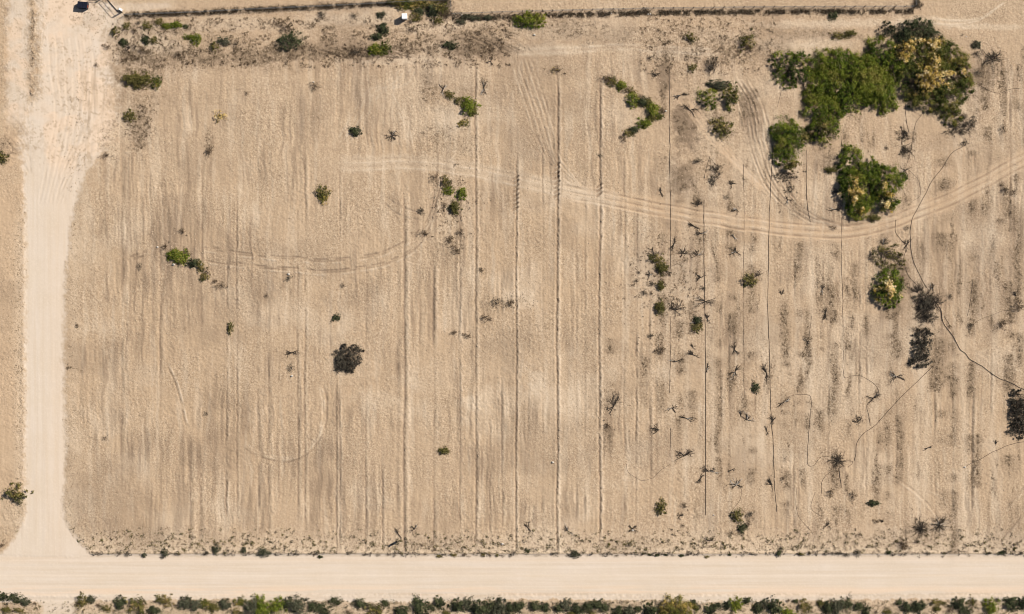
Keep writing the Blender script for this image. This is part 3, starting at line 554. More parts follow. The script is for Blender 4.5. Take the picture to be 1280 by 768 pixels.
# ------------------------------------------------------------------ brush heaps and dead branches
def heap(px, py, rx, ry, n, label=None, leafy=.5, ang=0, hh=.9, name='brush_pile', cat='brush pile', th=.045, stray=.25, pale=False, look=None, shape='heap', group=None):
    e = empty(name, at(px, py, 0, hh * .5)); w_ = Wood(); a0 = math.radians(ang)
    for k in range(n):
        t = R.uniform(0, 6.28); r = math.sqrt(R.rand()) * .75
        p = (math.cos(t) * r * rx * S, math.sin(t) * r * ry * S, R.uniform(.05, hh * (1 - r)))
        d = (R.normal() * .7 + math.cos(a0), R.normal() * .7 + math.sin(a0), R.normal() * .2)
        if R.rand() < .5: d = (-d[0], -d[1], d[2])
        w_.branch(p, d, min(rx, ry) * S * R.uniform(.5, 1.2 + stray), th * R.uniform(.6, 1.3), 1, .4, .05)
    link('branches', w_.mesh('branches'), M['palestick' if pale else 'stick'], e)
    if leafy:
        V_, F_, T_ = crown([(0, 0, rx * S * .85, ry * S * .85, hh)], dens=13 * leafy + 1, cr=.4, leaf=.13, nl=30, tone=(.42, .25), ragged=.8, asp=.25)
        link('dead_leaves', npmesh('dead_leaves', V_, F_, T_), M['dead'], e)
    tag(e, label or '', cat, group)
    if not label: OBJS.append((e, look or 'tangle of dark dead branches', px, py, None))
    return e
heap(1159, 378, 16, 16, 90, 'large blackish brush heap where two long hoses meet, right of the tree', 2.2, 60, 1.3, th=.06, stray=-.2)
heap(1160, 396, 15, 10, 36, 'lower brown grey half of the brush heap, just above the leafy oval one', 1.6, 20, .9, th=.055, stray=-.1)
heap(1130, 169, 10, 9, 34, 'dark dead branch heap below the thicket, upper of two touching', .6, 150, .8)
heap(1131, 187, 10, 9, 34, 'dark dead branch heap below the thicket, lower of two touching', .6, 150, .8)
heap(984, 220, 18, 8, 40, 'long dark heap of dead branches under the detached round green tree', .8, 160, .8)
heap(988, 237, 7, 6, 14, 'small dark knot of dead branches below the long heap', .7, 0, .6)
heap(1197, 160, 14, 10, 36, 'dark dead brush trailing down from the lower right of the thicket', .9, 10, 1.0)
heap(1212, 153, 11, 9, 26, 'dark dead brush at the right side of the thicket tail', .8, 80, .9)
heap(1205, 178, 5, 6, 12, 'small black knot of branches at the upper end of a long hose', .8, 0, .6)
heap(895, 211, 11, 8, 26, 'dark feathery dead branch heap left of the detached tree', .8, 120, .7)
heap(890, 225, 7, 8, 22, 'dark dead branch heap just below the feathery one', .9, 70, .7)
heap(1240, 73, 12, 9, 34, 'dark open dead bush on the right beyond the thicket', .7, 30, 1.0)
heap(1222, 68, 8, 5, 16, 'small dark dead brush between the thicket and the open dead bush', .6, 30, .7)
def burst(px, py, r, n, label=None, dirs=None, th=.055, name='dead_bush', cat='dead bush', h=.7, depth=2, leafy=0, pale=0, look='starburst of dark dead branches', group=None, two=None):
    """uprooted shrub: branches radiating from a stump"""
    e = empty(name, at(px, py, 0, h * .3)); w_ = Wood(); wp = Wood()
    for k in range(n):
        a = (2 * math.pi * k / n + R.uniform(-.3, .3)) if dirs is None else math.radians(dirs[k % len(dirs)] + R.normal() * 9)
        lift = R.uniform(0, h) / (r * S)
        W = wp if (pale and R.rand() < pale) else w_
        W.branch((math.cos(a) * .05, math.sin(a) * .05, .08), (math.cos(a), math.sin(a), lift), r * S * R.uniform(.6, 1.15), th * R.uniform(.7, 1.3), depth, .28, .06)
    w_.tube([(0, 0, -.02), (0.03, 0, .14)], .13, .10, 7)
    link('branches', w_.mesh('branches'), M['stick'], e)
    if wp.n: link('bleached_branches', wp.mesh('bleached'), M['palestick'], e)
    if leafy:
        V_, F_, T_ = crown([(0, 0, r * S * .6, r * S * .6, h)], dens=10 * leafy, cr=.28, leaf=.09, nl=20, tone=(.4, .25), ragged=.8, asp=.22)
        link('dead_leaves', npmesh('dead_leaves', V_, F_, T_), M['dead'], e)
    tag(e, label or '', cat, group)
    if not label: OBJS.append((e, look, px, py, None))
    return e
burst(1151, 661, 13, 46, 'left of two black spiky dead bushes near the bottom road', leafy=3.2, th=.04)
burst(1174, 656, 13, 46, 'right, greyer of two spiky dead bushes near the bottom road', leafy=2.0, pale=.2, th=.04)
burst(1047, 576, 12, 46, 'round spiky dark bush where several thin hoses meet at lower right', leafy=1.8, th=.035)
burst(1072, 528, 10, 12, 'upright dark dead bush with a branch pointing left, lower right', dirs=[90, 70, 110, 130, 50, 180, 175, 20, -20], leafy=.7, pale=.1)
burst(844, 388, 13, 16, 'large dark splayed branches, biggest of the middle right debris', dirs=[135, 120, 110, 40, 20, 60, -30, 180, 150, -90], leafy=.5, th=.07)
burst(882, 377, 14, 16, 'fan of dark twigs spread across the straight hose at middle right', dirs=[180, 195, 165, 210, 150, 0, 30, -30], leafy=.5, pale=.1, th=.05)
burst(1032, 392, 9, 14, 'dark feather-shaped dead branch at right, above a thin hose', dirs=[250, 265, 280, 80, 100], leafy=.7)
burst(944, 346, 12, 14, 'dark forked dead branches beside the faint third straight hose', dirs=[215, 225, 235, 30, 20, 45], leafy=.6)
STK = [(918, 437, 8, [70, -50, 110, -100], 8), (919, 465, 9, [60, 75, 250, 200, -60], 9), (884, 460, 5, [100, 280, 60, -100], 6), (867, 444, 7, [150, 130, -20, 140], 7), (866, 434, 5, [140, 120, -30], 5), (846, 452, 8, [10, 190, 170], 7),
 (872, 319, 8, [150, 130, 90, 200, 20], 9), (842, 306, 7, [60, 240, 220, 70], 8), (920, 315, 7, [120, 200, -20, 90], 8), (918, 297, 5, [120, -50, 150], 5), (868, 283, 7, [150, -30, 160], 8), (876, 292, 6, [170, 0, 200], 6), (874, 256, 8, [120, 150, 180, 90, 60], 10), (921, 262, 5, [150, 200, -80], 6),
 (826, 241, 6, [120, -40], 5), (876, 347, 7, [160, 190, 20, 200], 8), (831, 338, 7, [90, 60, 180, -60, 200], 12), (812, 343, 5, [0, 90, 180, 270], 7), (818, 320, 8, [20, 160, 100, 200], 10), (884, 398, 6, [120, -60, 100, 60], 7), (872, 403, 7, [90, 120, 40, 200, -40], 12), (853, 317, 7, [0, 60, 120, 180, 240], 10),
 (823, 537, 8, [170, 150, 200, -120, 180], 9), (858, 523, 8, [160, -20, 170, 0], 8), (840, 510, 6, [200, 20, -50], 6), (856, 570, 11, [150, 30, 170, 40, 200, 20], 14), (767, 508, 12, [60, 50, 70, 120, 230, 200], 14), (934, 525, 8, [100, 60, 170, 0], 8), (926, 520, 6, [95, 85], 4), (958, 538, 5, [110, -60], 3), (886, 589, 9, [0, 180, 20, 160], 14),
 (876, 598, 6, [60, 250, 240], 8), (921, 606, 8, [180, 100, 30, 200, -30], 12), (914, 588, 5, [20, 200], 4), (965, 606, 8, [130, 120, 110, 170], 8), (958, 466, 9, [110, 130, -60, 120, -80], 10), (980, 503, 9, [30, 210, 20, 190], 8), (966, 525, 5, [90, 45, -90, 135], 10), (1009, 427, 5, [120, -80, 30], 6), (1092, 498, 8, [20, 60, 170, 210], 12),
 (1121, 471, 9, [170, 200, 20, -20, 150], 14), (1028, 362, 6, [80, 260, 60], 7), (977, 368, 6, [50, 130], 4), (1044, 262, 8, [175, 165, 0, 20], 8), (1048, 240, 7, [150, 180, 200], 7), (1131, 214, 7, [120, 200, -60, 40], 8), (985, 250, 6, [0, 120, 240], 5), (914, 231, 5, [120, 40, -90], 5), (1104, 306, 9, [130, 110, 60, 30, 80], 9), (1134, 306, 8, [140, 60, 230], 9),
 (1147, 366, 12, [120, 70, 80, 150, 135], 14), (1166, 363, 8, [85, 95], 6), (851, 119, 9, [20, 200, 0, 180], 9), (862, 138, 10, [150, 120, 0, -30], 12), (613, 77, 5, [200, -60, 60], 6), (490, 170, 8, [200, 20, 60, 110, 250, 300], 16), (554, 112, 6, [60, 120, 240], 8), (605, 110, 9, [80, 100, 260, 280], 10), (850, 645, 5, [30, 200, 90], 6), (790, 661, 6, [45, 135, 225, 315], 8), (885, 676, 7, [30, 150, 200], 9),
 (1102, 653, 4, [60, 120], 5), (1034, 657, 6, [60, 100, 200, 330], 9), (710, 664, 7, [150, -40, 120], 7), (660, 660, 8, [130, 100, -50], 9), (1270, 370, 5, [120, 110], 4), (1156, 385, 10, [170, 200, 150], 8), (365, 441, 8, [10, 30, 170, 200, 220], 9), (518, 662, 6, [60, 120, 200], 7), (498, 668, 6, [120, 140, -60], 7), (820, 95, 7, [150, 120, 60, 200], 7), (162, 60, 8, [160, 200, 120], 9), (1245, 555, 5, [90, 60], 3), (1160, 560, 4, [200, 20], 4)]
for i, (px, py, r, dirs, n) in enumerate(STK):
    pl = .35 if px in (846, 980, 921, 1044) else .06
    burst(px, py, r * 1.12, n + 2, dirs=dirs, name='dead_branch', cat='dead branch', th=.062, h=.5, depth=2, leafy=(.25 if n > 9 else 0), pale=pl, look='dark branch ' + ('bundle' if n > 9 else 'cluster' if n > 6 else 'scrap'))
# ------------------------------------------------------------------ old drip hoses lying on the field
def hose(pts, label, r=.055, wig=.6, name='irrigation_hose', cat='hose', group='old black hoses lying on the field'):
    c_ = catmull(pts, 10); w_ = Wood(); P = []; ox, oy = X(c_[0][0]), Y(c_[0][1]); k0 = R.rand() * 50; q0 = None
    L_ = np.concatenate([[0], np.cumsum(np.hypot(*np.diff(c_, axis=0).T))]); n = max(6, int(L_[-1] / 2.5)); t = np.linspace(0, L_[-1], n)
    xs = np.interp(t, L_, c_[:, 0]); ys = np.interp(t, L_, c_[:, 1])
    for s_, a_, b_ in zip(t, xs, ys):
        a2 = a_ + float(vn(np.array([s_ / 9 + k0]), np.array([k0]), 2)[0] - .5) * 2 * wig; b2 = b_ + float(vn(np.array([s_ / 9 + k0]), np.array([k0 + 9]), 5)[0] - .5) * 2 * wig
        P.append((X(a2) - ox, Y(b2) - oy, gz(a2, b2) + r * .7))
    w_.tube(P, r, r, 5)
    o = link(name, w_.mesh('hose'), M['hose'], None, (ox, oy, 0)); tag(o, label, cat, group); return o
hose([(837, 84), (837, 160), (838, 240), (838, 318), (837, 345)], 'straight hose ending above the debris, upper piece of the leftmost line', .06)
hose([(838, 395), (838, 440), (837, 492)], 'straight hose below the large splayed branches, lower piece of the leftmost line', .05)
hose([(838, 535), (838, 572)], 'short straight hose stub below the leftmost hose line', .045)
hose([(880, 250), (880, 320), (881, 370), (882, 450), (882, 520), (882, 575), (882, 644)], 'long straight hose running down through the fan of dark twigs', .07, .3)
hose([(929, 205), (930, 250), (930, 300), (929, 380), (930, 440), (930, 500)], 'faint straight hose, third of the parallel lines from the left', .04, .4)
hose([(966, 180), (963, 240), (961, 300), (960, 380), (962, 450), (964, 520), (967, 560), (968, 600), (971, 640)], 'long slightly bowed hose running down from the detached round tree', .06, .5)
hose([(976, 114), (972, 134)], 'short hose stub below the left tip of the thicket', .04)
hose([(1008, 188), (1008, 225), (1009, 255), (1013, 278)], 'hose running down from between two green trees to the track', .06)
hose([(1051, 170), (1052, 185), (1050, 197)], 'short hose between green trees in the lower thicket', .05)
hose([(1052, 272), (1052, 320), (1054, 400), (1054, 460), (1056, 472), (1064, 470), (1075, 470), (1088, 476), (1097, 485), (1099, 494)], 'hose going straight down from the track then hooking right', .045)
hose([(1131, 124), (1133, 150), (1136, 166)], 'short hose between thicket and dead branch heap', .05)
hose([(1153, 142), (1144, 156), (1141, 175), (1138, 190), (1132, 210)], 'curved hose passing right of the two touching branch heaps', .045)
hose([(1135, 212), (1146, 222), (1150, 232), (1150, 245), (1140, 252)], 'short curved hose right of the isolated large tree', .035)
hose([(1204, 183), (1190, 192), (1178, 210), (1165, 226), (1156, 244), (1146, 262), (1139, 280), (1138, 300), (1141, 325), (1150, 345), (1158, 360)], 'long curved hose crossing the track down to the blackish heap', .065)
hose([(1120, 275), (1119, 290), (1126, 300), (1133, 310), (1130, 325), (1136, 345), (1148, 358), (1155, 364)], 'crooked hose running past the sparse olive bush', .055)
hose([(1164, 372), (1175, 386), (1180, 405), (1192, 423), (1205, 442), (1222, 456), (1245, 470), (1267, 482), (1282, 488)], 'thick hose sweeping from the blackish heap to the right edge', .085, 1.4)
hose([(1180, 396), (1187, 407)], 'short dark hose piece beside the thick sweeping hose', .05)
hose([(1168, 456), (1150, 474), (1128, 495), (1110, 514), (1094, 532), (1080, 542), (1071, 554), (1070, 568), (1068, 576)], 'straight diagonal hose from the leafy oval heap to the spiky bush', .06, .5)
hose([(1282, 552), (1260, 557), (1240, 566), (1225, 574), (1205, 584)], 'hose curving down left from the brush heap at the right edge', .055)
hose([(1282, 388), (1256, 388), (1238, 395), (1224, 400), (1214, 408)], 'thin hose curving from the right edge to a small weed', .035)
hose([(1046, 588), (1036, 592), (1027, 603), (1027, 618)], 'curved hose dropping left from the round spiky bush', .05)
hose([(1049, 585), (1050, 598), (1052, 610)], 'short stout stem hanging straight below the round spiky bush', .075)
hose([(1038, 570), (1025, 572), (1018, 582), (1012, 583), (1009, 575), (1011, 540), (1014, 500), (1010, 494), (995, 494), (985, 497), (972, 510)], 'very long thin hose looping left and up from the spiky bush', .04)
hose([(1056, 576), (1066, 577), (1060, 584)], 'short hooked hose on the right of the spiky bush', .05)
hose([(1014, 395), (1012, 415), (1008, 440), (1002, 448)], 'thin crooked hose beside the dark feather-shaped branch', .04)
hose([(927, 612), (925, 625), (915, 638), (913, 645)], 'thin curved hose below the bleached stick bundle near lower middle', .04)
hose([(1216, 350), (1213, 375), (1209, 395)], 'short straight hose left of the brown bush at right edge', .045)
hose([(996, 610), (996, 640), (1008, 658), (1016, 668)], 'faint curved hose near the bottom road at right', .035)
hose([(1019, 615), (1014, 635), (1025, 645)], 'short bent hose below the looping thin hose', .035)
hose([(783, 580), (785, 590), (800, 600), (815, 598), (826, 588), (838, 580)], 'thin smile-shaped hose near the middle bottom', .04)
hose([(887, 195), (884, 207), (880, 222)], 'short curved hose left of the dark feathery branch heap', .05)
hose([(1092, 500), (1084, 506), (1086, 520), (1088, 532)], 'short hose between the small twig bundle and upright dead bush', .05)
hose([(1213, 100), (1222, 106), (1235, 113), (1248, 117), (1262, 112), (1275, 110)], 'thin wavy hose right of the thicket below the open dead bush', .05)
# ------------------------------------------------------------------ shrubs: row below the bottom road
LOW = [(3,747,5,6,'deep'),(18,748,9,6,'deep'),(31,753,7,5,'gray'),(101,753,7,8,'olive'),(113,750,6,5,'gray'),(152,755,8,8,'deep'),(172,759,14,11,'olive'),(205,752,9,7,'olive'),(192,762,8,6,'deep'),(231,754,9,8,'gray'),(243,758,8,8,'gray'),(256,756,7,6,'mixed'),(266,760,7,6,'olive'),(281,756,8,7,'gray'),(299,753,7,5,'mixed'),(313,759,9,9,'gray'),(296,765,6,4,'olive'),
 (328,761,12,10,'green'),(345,756,9,9,'green'),(357,755,6,6,'deep'),(372,757,12,9,'gray'),(391,756,8,7,'deep'),(403,762,10,8,'deep'),(419,752,8,5,'deep'),(447,755,10,7,'deep'),(470,765,14,9,'olive'),(483,755,6,5,'deep'),(500,764,9,9,'deep'),(522,760,12,10,'deep'),(550,755,7,6,'deep'),(540,760,5,4,'deep'),
 (571,757,8,8,'deep'),(583,757,8,8,'gray'),(597,760,10,9,'deep'),(612,758,9,8,'deep'),(625,762,10,9,'gray'),(638,758,7,7,'deep'),(647,757,8,7,'deep'),(666,758,10,7,'deep'),(683,759,6,6,'deep'),(697,762,8,7,'deep'),(708,758,8,8,'gray'),(722,760,9,8,'deep'),(735,757,8,7,'deep'),(745,758,8,8,'deep'),(758,760,9,7,'deep'),(775,764,8,8,'deep'),(787,765,9,7,'gray'),(799,762,5,5,'deep'),
 (812,763,9,8,'deep'),(826,757,8,8,'dead'),(868,753,4,4,'deep'),(871,761,4,4,'deep'),(888,764,6,6,'deep'),(897,758,6,4,'deep'),(909,757,6,5,'deep'),(922,757,7,7,'green'),(933,751,5,4,'deep'),(948,759,6,8,'deep'),(957,757,6,6,'gray'),(968,758,9,9,'deep'),(985,766,8,5,'green'),(986,751,4,3,'dry'),(996,752,4,3,'deep'),(1007,757,8,8,'olive'),(1025,755,4,5,'olive'),(1036,758,7,9,'deep'),
 (1047,757,8,8,'gray'),(1059,757,8,8,'deep'),(1076,757,8,7,'deep'),(1083,763,6,5,'deep'),(1124,755,5,5,'deep'),(1135,758,8,7,'deep'),(1148,757,9,8,'deep'),(1173,753,9,4,'olive'),(1197,755,8,7,'deep'),(1208,764,8,6,'deep'),(1216,753,6,5,'olive'),(1237,759,9,9,'green'),(1246,749,4,3,'dead'),(1262,750,9,3,'deep'),(1266,758,8,7,'deep'),(1278,755,6,7,'deep'),(1171,762,5,4,'olive'),(1188,763,5,5,'dry'),
 (8,762,6,4,'olive'),(24,764,6,3,'olive'),(43,755,4,3,'dry'),(122,757,5,4,'dry'),(133,762,6,4,'olive'),(220,757,4,3,'dry'),(435,765,5,4,'dry'),(715,768,6,3,'olive'),(740,767,6,3,'olive'),(557,767,5,3,'olive'),(1110,765,6,3,'olive'),(1095,766,5,3,'dry')]
for a in LOW: shrub(a[0], a[1], a[2] * 1.13, a[3] * 1.13, a[4], row='low', h=min(1.9, math.sqrt(a[2] * a[3]) * S * 1.0), group='shrubs in the row below the bottom dirt road')
VERGE = [(123,694,2.5,2,'dry'),(150,693,3,2,'dry'),(160,693,5,4,'dead'),(180,694,4,3.5,'gray'),(175,694,1.5,1.5,'dry'),(205,691,5.5,5,'gray'),(203,697,3,2.5,'dead'),(224,693,4.5,2.5,'dry'),(238,685,3,2,'dry'),(246,692,1.8,1.5,'dead'),(259,691,4,3.5,'dead'),(270,688,5,5.5,'gray'),(285,689,3,3,'dead'),(291,690,3,2.5,'dead'),(303,689,4,5,'gray'),(316,690,3,2,'dry'),(328,691,8,5,'gray'),(369,693,4,3,'dead'),(385,693,3,2,'dry'),(393,693,2.5,2,'dry'),(400,696,3.6,2.3,'deep'),
 (458,694,3,2,'dead'),(472,694,4.5,2,'dead'),(485,694,3,2.5,'dry'),(492,694,3,2,'dry'),(517,688,3,2.5,'dry'),(527,682,3,3,'dry'),(540,680,3,2.5,'dry'),(531,693,4,3,'dry'),(543,688,4,3,'dry'),(549,695,4,2.5,'olive'),(562,689,3,3,'dry'),(567,694,5,3,'olive'),(572,690,2.5,2.5,'dry'),(580,694,5,3,'dry'),(586,696,2.5,2,'dry'),(598,688,2,2,'dead'),(604,694,4,3,'olive'),(613,694,4,3,'dry'),(622,694,3,2.5,'olive'),(629,695,3,2.2,'dry'),(638,694,3,2.5,'dead'),
 (643,691,3,3.5,'dead'),(659,689,4,3.5,'deep'),(678,684,2.5,2,'dry'),(684,687,2.3,2.3,'dead'),(672,694,4,2,'dry'),(710,693,3,2.5,'dead'),(718,693,6,4.5,'gray'),(727,692,3,2.5,'dead'),(731,690,1.5,1.5,'dead'),(751,690,2,2,'dry'),(771,695,3,2.3,'dry'),(783,692,3,2,'dry'),(812,694,3,1.8,'deep'),(822,694,3.4,1.8,'deep'),(832,694,3.2,1.8,'deep'),(842,694,3.5,1.8,'dead'),(852,694,3.5,2.2,'deep'),(859,693,2.5,2.4,'dead'),(883,696,4,1.8,'olive'),(892,694,3,2,'dry'),(912,694,3,2,'deep'),(945,693,2.2,1.8,'dead'),
 (976,686,4,4,'dead'),(973,691,4.5,4.5,'deep'),(1002,693,6,2.2,'olive'),(1040,691,4,2.4,'dead'),(1048,691,4,2,'dry'),(1058,694,5,3,'dead'),(1072,691,5.5,4.5,'dead'),(1110,691,3.7,2.3,'deep'),(1098,688,3,2,'dry'),(1130,683,7,6,'dry'),(1136,690,3,2,'dead'),(1147,677,6,3,'dead'),(1159,691,3,1.7,'dead'),(1188,689,3,2,'dead'),(1197,690,3,2,'dry'),(1206,690,3,1.8,'dead'),(1219,689,3.3,2.3,'dry'),(1233,691,4,2,'dead'),(1253,691,4.5,2.5,'deep'),(1277,690,4,2,'dead')]
for a in VERGE: shrub(*a, row='verge', h=max(.3, math.sqrt(a[2] * a[3]) * S * .9), group='weeds along the upper edge of the bottom dirt road')
FLD = [(166,97,12,8,'olive'),(180,98,12,8,'olive'),(170,106,9,5,'olive'),(195,103,7,6,'mixed'),(161,143,8,7,'olive'),(132,194,6,5,'dry'),(120,81,3,3,'dry'),(274,145,8,7,'gold'),(308,117,3,3,'dry'),(262,188,5,8,'dry'),(3,196,7,8,'olive'),(18,618,13,13,'olive'),(2,682,5,3,'dry'),
 (206,309,6,6,'dry'),(217,317,10,7,'green'),(228,323,10,8,'green'),(233,316,6,4,'dry'),(240,329,7,5,'deep'),(250,334,6,5,'olive'),(258,340,6,5,'dry'),(256,347,5,5,'olive'),(276,357,9,4,'dry'),(268,352,4,3,'dry'),(227,289,6,5,'dry'),(174,333,3,5,'dead'),(287,409,4,7,'olive'),(96,407,3,2.5,'dry'),(85,460,3,2.5,'dry'),(258,517,2.5,2.5,'dead'),(131,548,3,3.5,'dry'),
 (402,241,8,8,'olive'),(403,248,6,6,'mixed'),(393,108,7,6,'dry'),(360,348,5,4,'dead'),(429,357,3,3,'dead'),(333,370,3,3,'dry'),(420,397,5,4,'deep'),(443,166,7,6,'deep'),(556,563,7,4.5,'olive'),(364,460,4,5,'dead'),
 (480,34,7,8,'deep'),(470,46,7,4,'deep'),(468,60,9,7,'green'),(478,61,9,8,'mixed'),(401,18,5,5,'dead'),(442,19,5,4,'dead'),(563,56,9,5,'deep'),(360,32,12,9,'dry'),(563,118,5,6,'olive'),(572,125,6,4,'olive'),(585,132,9,9,'green'),(578,154,6,4,'mixed'),(590,138,6,6,'olive'),
 (542,222,6,6,'dry'),(558,226,5,7,'olive'),(562,239,5,6,'green'),(579,242,7,6,'green'),(567,259,8,7,'olive'),(555,257,5,5,'dry'),(526,263,4,5,'dead'),(530,292,9,6,'dry'),(562,300,7,6,'dry'),(576,291,5,6,'dry'),(571,313,7,6,'dry'),(602,338,4,4,'dry'),(620,379,6,6,'dead'),(638,379,6,6,'dry'),(606,397,7,5,'dry'),(567,416,5,3,'dry'),(585,420,6,4,'dry'),
 (696,87,9,7,'dry'),(692,88,4,3,'gold'),(758,98,7,6,'dry'),(766,102,8,6,'olive'),(776,106,6,6,'green'),(782,112,7,5,'dry'),(789,114,5,5,'olive'),(791,123,8,8,'green'),(800,121,5,4,'dry'),(803,129,8,6,'deep'),(811,127,5,5,'olive'),(817,135,9,8,'green'),(828,137,5,5,'dry'),(823,146,6,4,'mixed'),(813,147,5,5,'olive'),(806,156,8,6,'green'),(795,162,7,5,'deep'),(786,166,6,4,'olive'),(780,174,4,6,'dry'),
 (863,47,6,7,'olive'),(935,50,11,9,'olive'),(937,60,6,6,'dry'),(892,82,10,8,'dead'),(866,86,5,5,'olive'),(812,73,4,4,'dead'),(750,194,4,3,'dead'),(905,158,12,13,'olive'),(872,202,6,3.5,'dead'),(909,247,3.5,3,'dead'),(915,228,3,3,'dead'),(900,106,12,5,'gray'),
 (821,325,8,6,'olive'),(827,336,7,8,'olive'),(826,383,6,9,'olive'),(827,358,6,5,'olive'),(799,341,2.5,2.5,'dead'),(796,351,3,3,'dead'),(815,354,4,4,'dead'),(805,366,4.5,4.5,'dead'),(814,367,3,4,'dry'),(872,411,7,6,'olive'),(871,402,5,5,'deep'),(936,352,9,8,'olive'),(945,485,6,5,'deep'),(814,419,4,3,'dead'),(827,437,7,7,'dry'),(880,361,4,3,'dead'),
 (828,636,7,9,'olive'),(855,632,6,5,'dry'),(849,647,2,2,'dead'),(854,657,2.5,2.5,'dry'),(920,645,8,7,'olive'),(939,643,6,5,'dead'),(928,660,6,6,'deep'),(915,666,5,3.5,'dry'),(936,655,4,4,'dry'),(760,532,6,6,'dry'),(1039,615,5,6,'dry'),(1067,620,5,8,'dry'),(1092,628,7,4,'deep'),(1075,668,4,3,'dry'),(1096,652,4,3,'dry'),
 (1129,680,8,7,'dry'),(1275,383,8,9,'dry'),(1213,407,5,4,'dead'),(1253,405,6,8,'dry'),(1188,408,3,4,'dry'),(1188,370,3,5,'dead'),(1087,321,3,3,'dead'),(1038,213,8,4,'olive'),(1108,185,3,2.5,'dead'),(1092,273,8,5,'olive'),(1128,350,6,8,'dry'),(1147,412,7,5,'dry'),(1135,285,4,3,'dead'),(1043,285,5,3,'dry'),(979,598,4,4,'dry'),(1258,237,5,9,'dry'),(1268,240,4,5,'dry'),(1255,160,4,8,'dry'),
 (158,33,5,4,'olive'),(172,28,4,4,'dead'),(182,33,6,5,'olive'),(199,28,5,4,'olive'),(209,33,6,4,'green'),(219,30,7,4,'green'),(233,33,4,3,'deep'),(154,51,5,5,'deep'),(183,49,6,5,'deep'),(193,51,6,4,'olive'),(143,38,6,6,'olive'),(168,58,7,6,'dry'),(178,62,6,6,'dry'),(237,47,7,3,'green'),(246,48,6,6,'green'),(267,57,6,5,'olive'),(278,51,8,5,'gray'),(295,55,7,6,'dry'),(222,68,7,5,'dry'),(168,38,5,5,'dry'),(134,58,6,4,'dry'),
 (495,4,10,6,'olive'),(508,6,9,6,'mixed'),(521,5,9,6,'mixed'),(534,6,9,6,'olive'),(520,22,8,7,'olive'),(527,14,8,6,'deep'),(540,14,8,7,'deep'),(552,8,8,9,'olive'),(557,19,7,8,'dry'),(548,24,6,5,'olive'),(515,36,6,4,'dry'),(478,18,6,4,'gray'),(570,18,6,4,'dead'),(580,21,7,3,'gray'),(595,23,7,3,'gray'),(575,27,6,3,'gray'),(610,22,6,3,'gray'),(1042,20,6,5,'deep'),(1066,17,4,3,'dead'),(1050,44,9,4,'olive'),(1063,42,7,4,'olive'),(1146,3,6,5,'dead'),(1152,6,4,4,'dry'),(1219,56,6,5,'gray'),(1220,52,2,2,'dead'),(1203,43,1.7,1.7,'dead'),(807,12,4,3,'dead'),
 (445,64,9,5,'dead'),(1222,90,7,5,'dead'),(1204,145,5,6,'dry')]
for a in FLD: shrub(a[0], a[1], a[2] * 1.12 + .3, a[3] * 1.12 + .3, a[4])
# ------------------------------------------------------------------ fences, gate, bin, cabin and small debris
class Box:
    def __init__(s): s.V = []; s.F = []
    def add(s, c, d, rz=0, bev=0, top=1.):
        n = len(s.V); hx, hy, hz = d[0] / 2, d[1] / 2, d[2] / 2; ca, sa = math.cos(rz), math.sin(rz)
        def P(x, y, z): s.V.append((c[0] + x * ca - y * sa, c[1] + x * sa + y * ca, c[2] + z))
        b_ = bev
        ring = lambda ex, ey: [(-ex + b_, -ey), (ex - b_, -ey), (ex, -ey + b_), (ex, ey - b_), (ex - b_, ey), (-ex + b_, ey), (-ex, ey - b_), (-ex, -ey + b_)]
        b_ = max(bev, 1e-4)
        for z, k in ((-hz, 1), (hz - b_, top), (hz, None)):
            for x, y in (ring(hx * k, hy * k) if k else ring(hx * top - b_ * .8, hy * top - b_ * .8)): P(x, y, z)
        for l in range(2):
            for i in range(8):
                j = (i + 1) % 8; s.F.append((n + l * 8 + i, n + l * 8 + j, n + l * 8 + 8 + j, n + l * 8 + 8 + i))
        s.F.append(tuple(n + 16 + i for i in range(8))); s.F.append(tuple(n + 7 - i for i in range(8)))
    def obj(s, name, m_, parent, loc=None):
        me = bpy.data.meshes.new(name); me.from_pydata(s.V, [], s.F); me.update(); return link(name, me, m_, parent, loc)
def fence(pts, step, label, hgt=1.75):
    c_ = np.array(pts, float); L_ = np.concatenate([[0], np.cumsum(np.hypot(*np.diff(c_, axis=0).T))])
    n = int(round(L_[-1] / step)); t = np.linspace(0, L_[-1], n + 1)
    xs = np.interp(t, L_, c_[:, 0]); ys = np.interp(t, L_, c_[:, 1]); e = empty('wire_fence', at(xs[0], ys[0])); o = np.array(e.location)
    P = [np.array(at(a, b_)) - o for a, b_ in zip(xs, ys)]
    w0 = Wood(); w0.tube([(0, 0, -.1), (0, 0, hgt + .25)], .085, .075, 8); pm = w0.mesh('post')
    for i, p in enumerate(P):
        q = link('post', pm, M['black'], e, p); q.rotation_euler = (R.normal() * .02, R.normal() * .02, 0)
    w_ = Wood()
    for z in (.12, .45, .8, 1.15, 1.5, hgt - .04):
        w_.tube([p + np.array((0, 0, z)) for p in P], .014, .014, 4)
    # woven mesh
    for a, b_ in zip(P[:-1], P[1:]):
        for k in range(9):
            q = a + (b_ - a) * (k + .5) / 9; w_.tube([q + np.array((0, 0, .1)), q + np.array((0, 0, hgt - .05))], .009, .009, 3)
    link('wire_mesh', w_.mesh('wire_mesh'), M['steel'], e)
    tag(e, label, 'fence'); return e
fence(FN1, 12.7, 'black post and wire fence running right from the open gate at top left')
fence(FN2, 12.7, 'wire fence along the pale enclosure at the top centre and right')
fence([(564, 17), (563.5, -2), (563, -60)], 12.7, 'short wire fence going up out of the picture at the enclosure corner')
fence([(1144, 8), (1146, -60)], 12.7, 'wire fence going up out of the picture at the right enclosure corner')
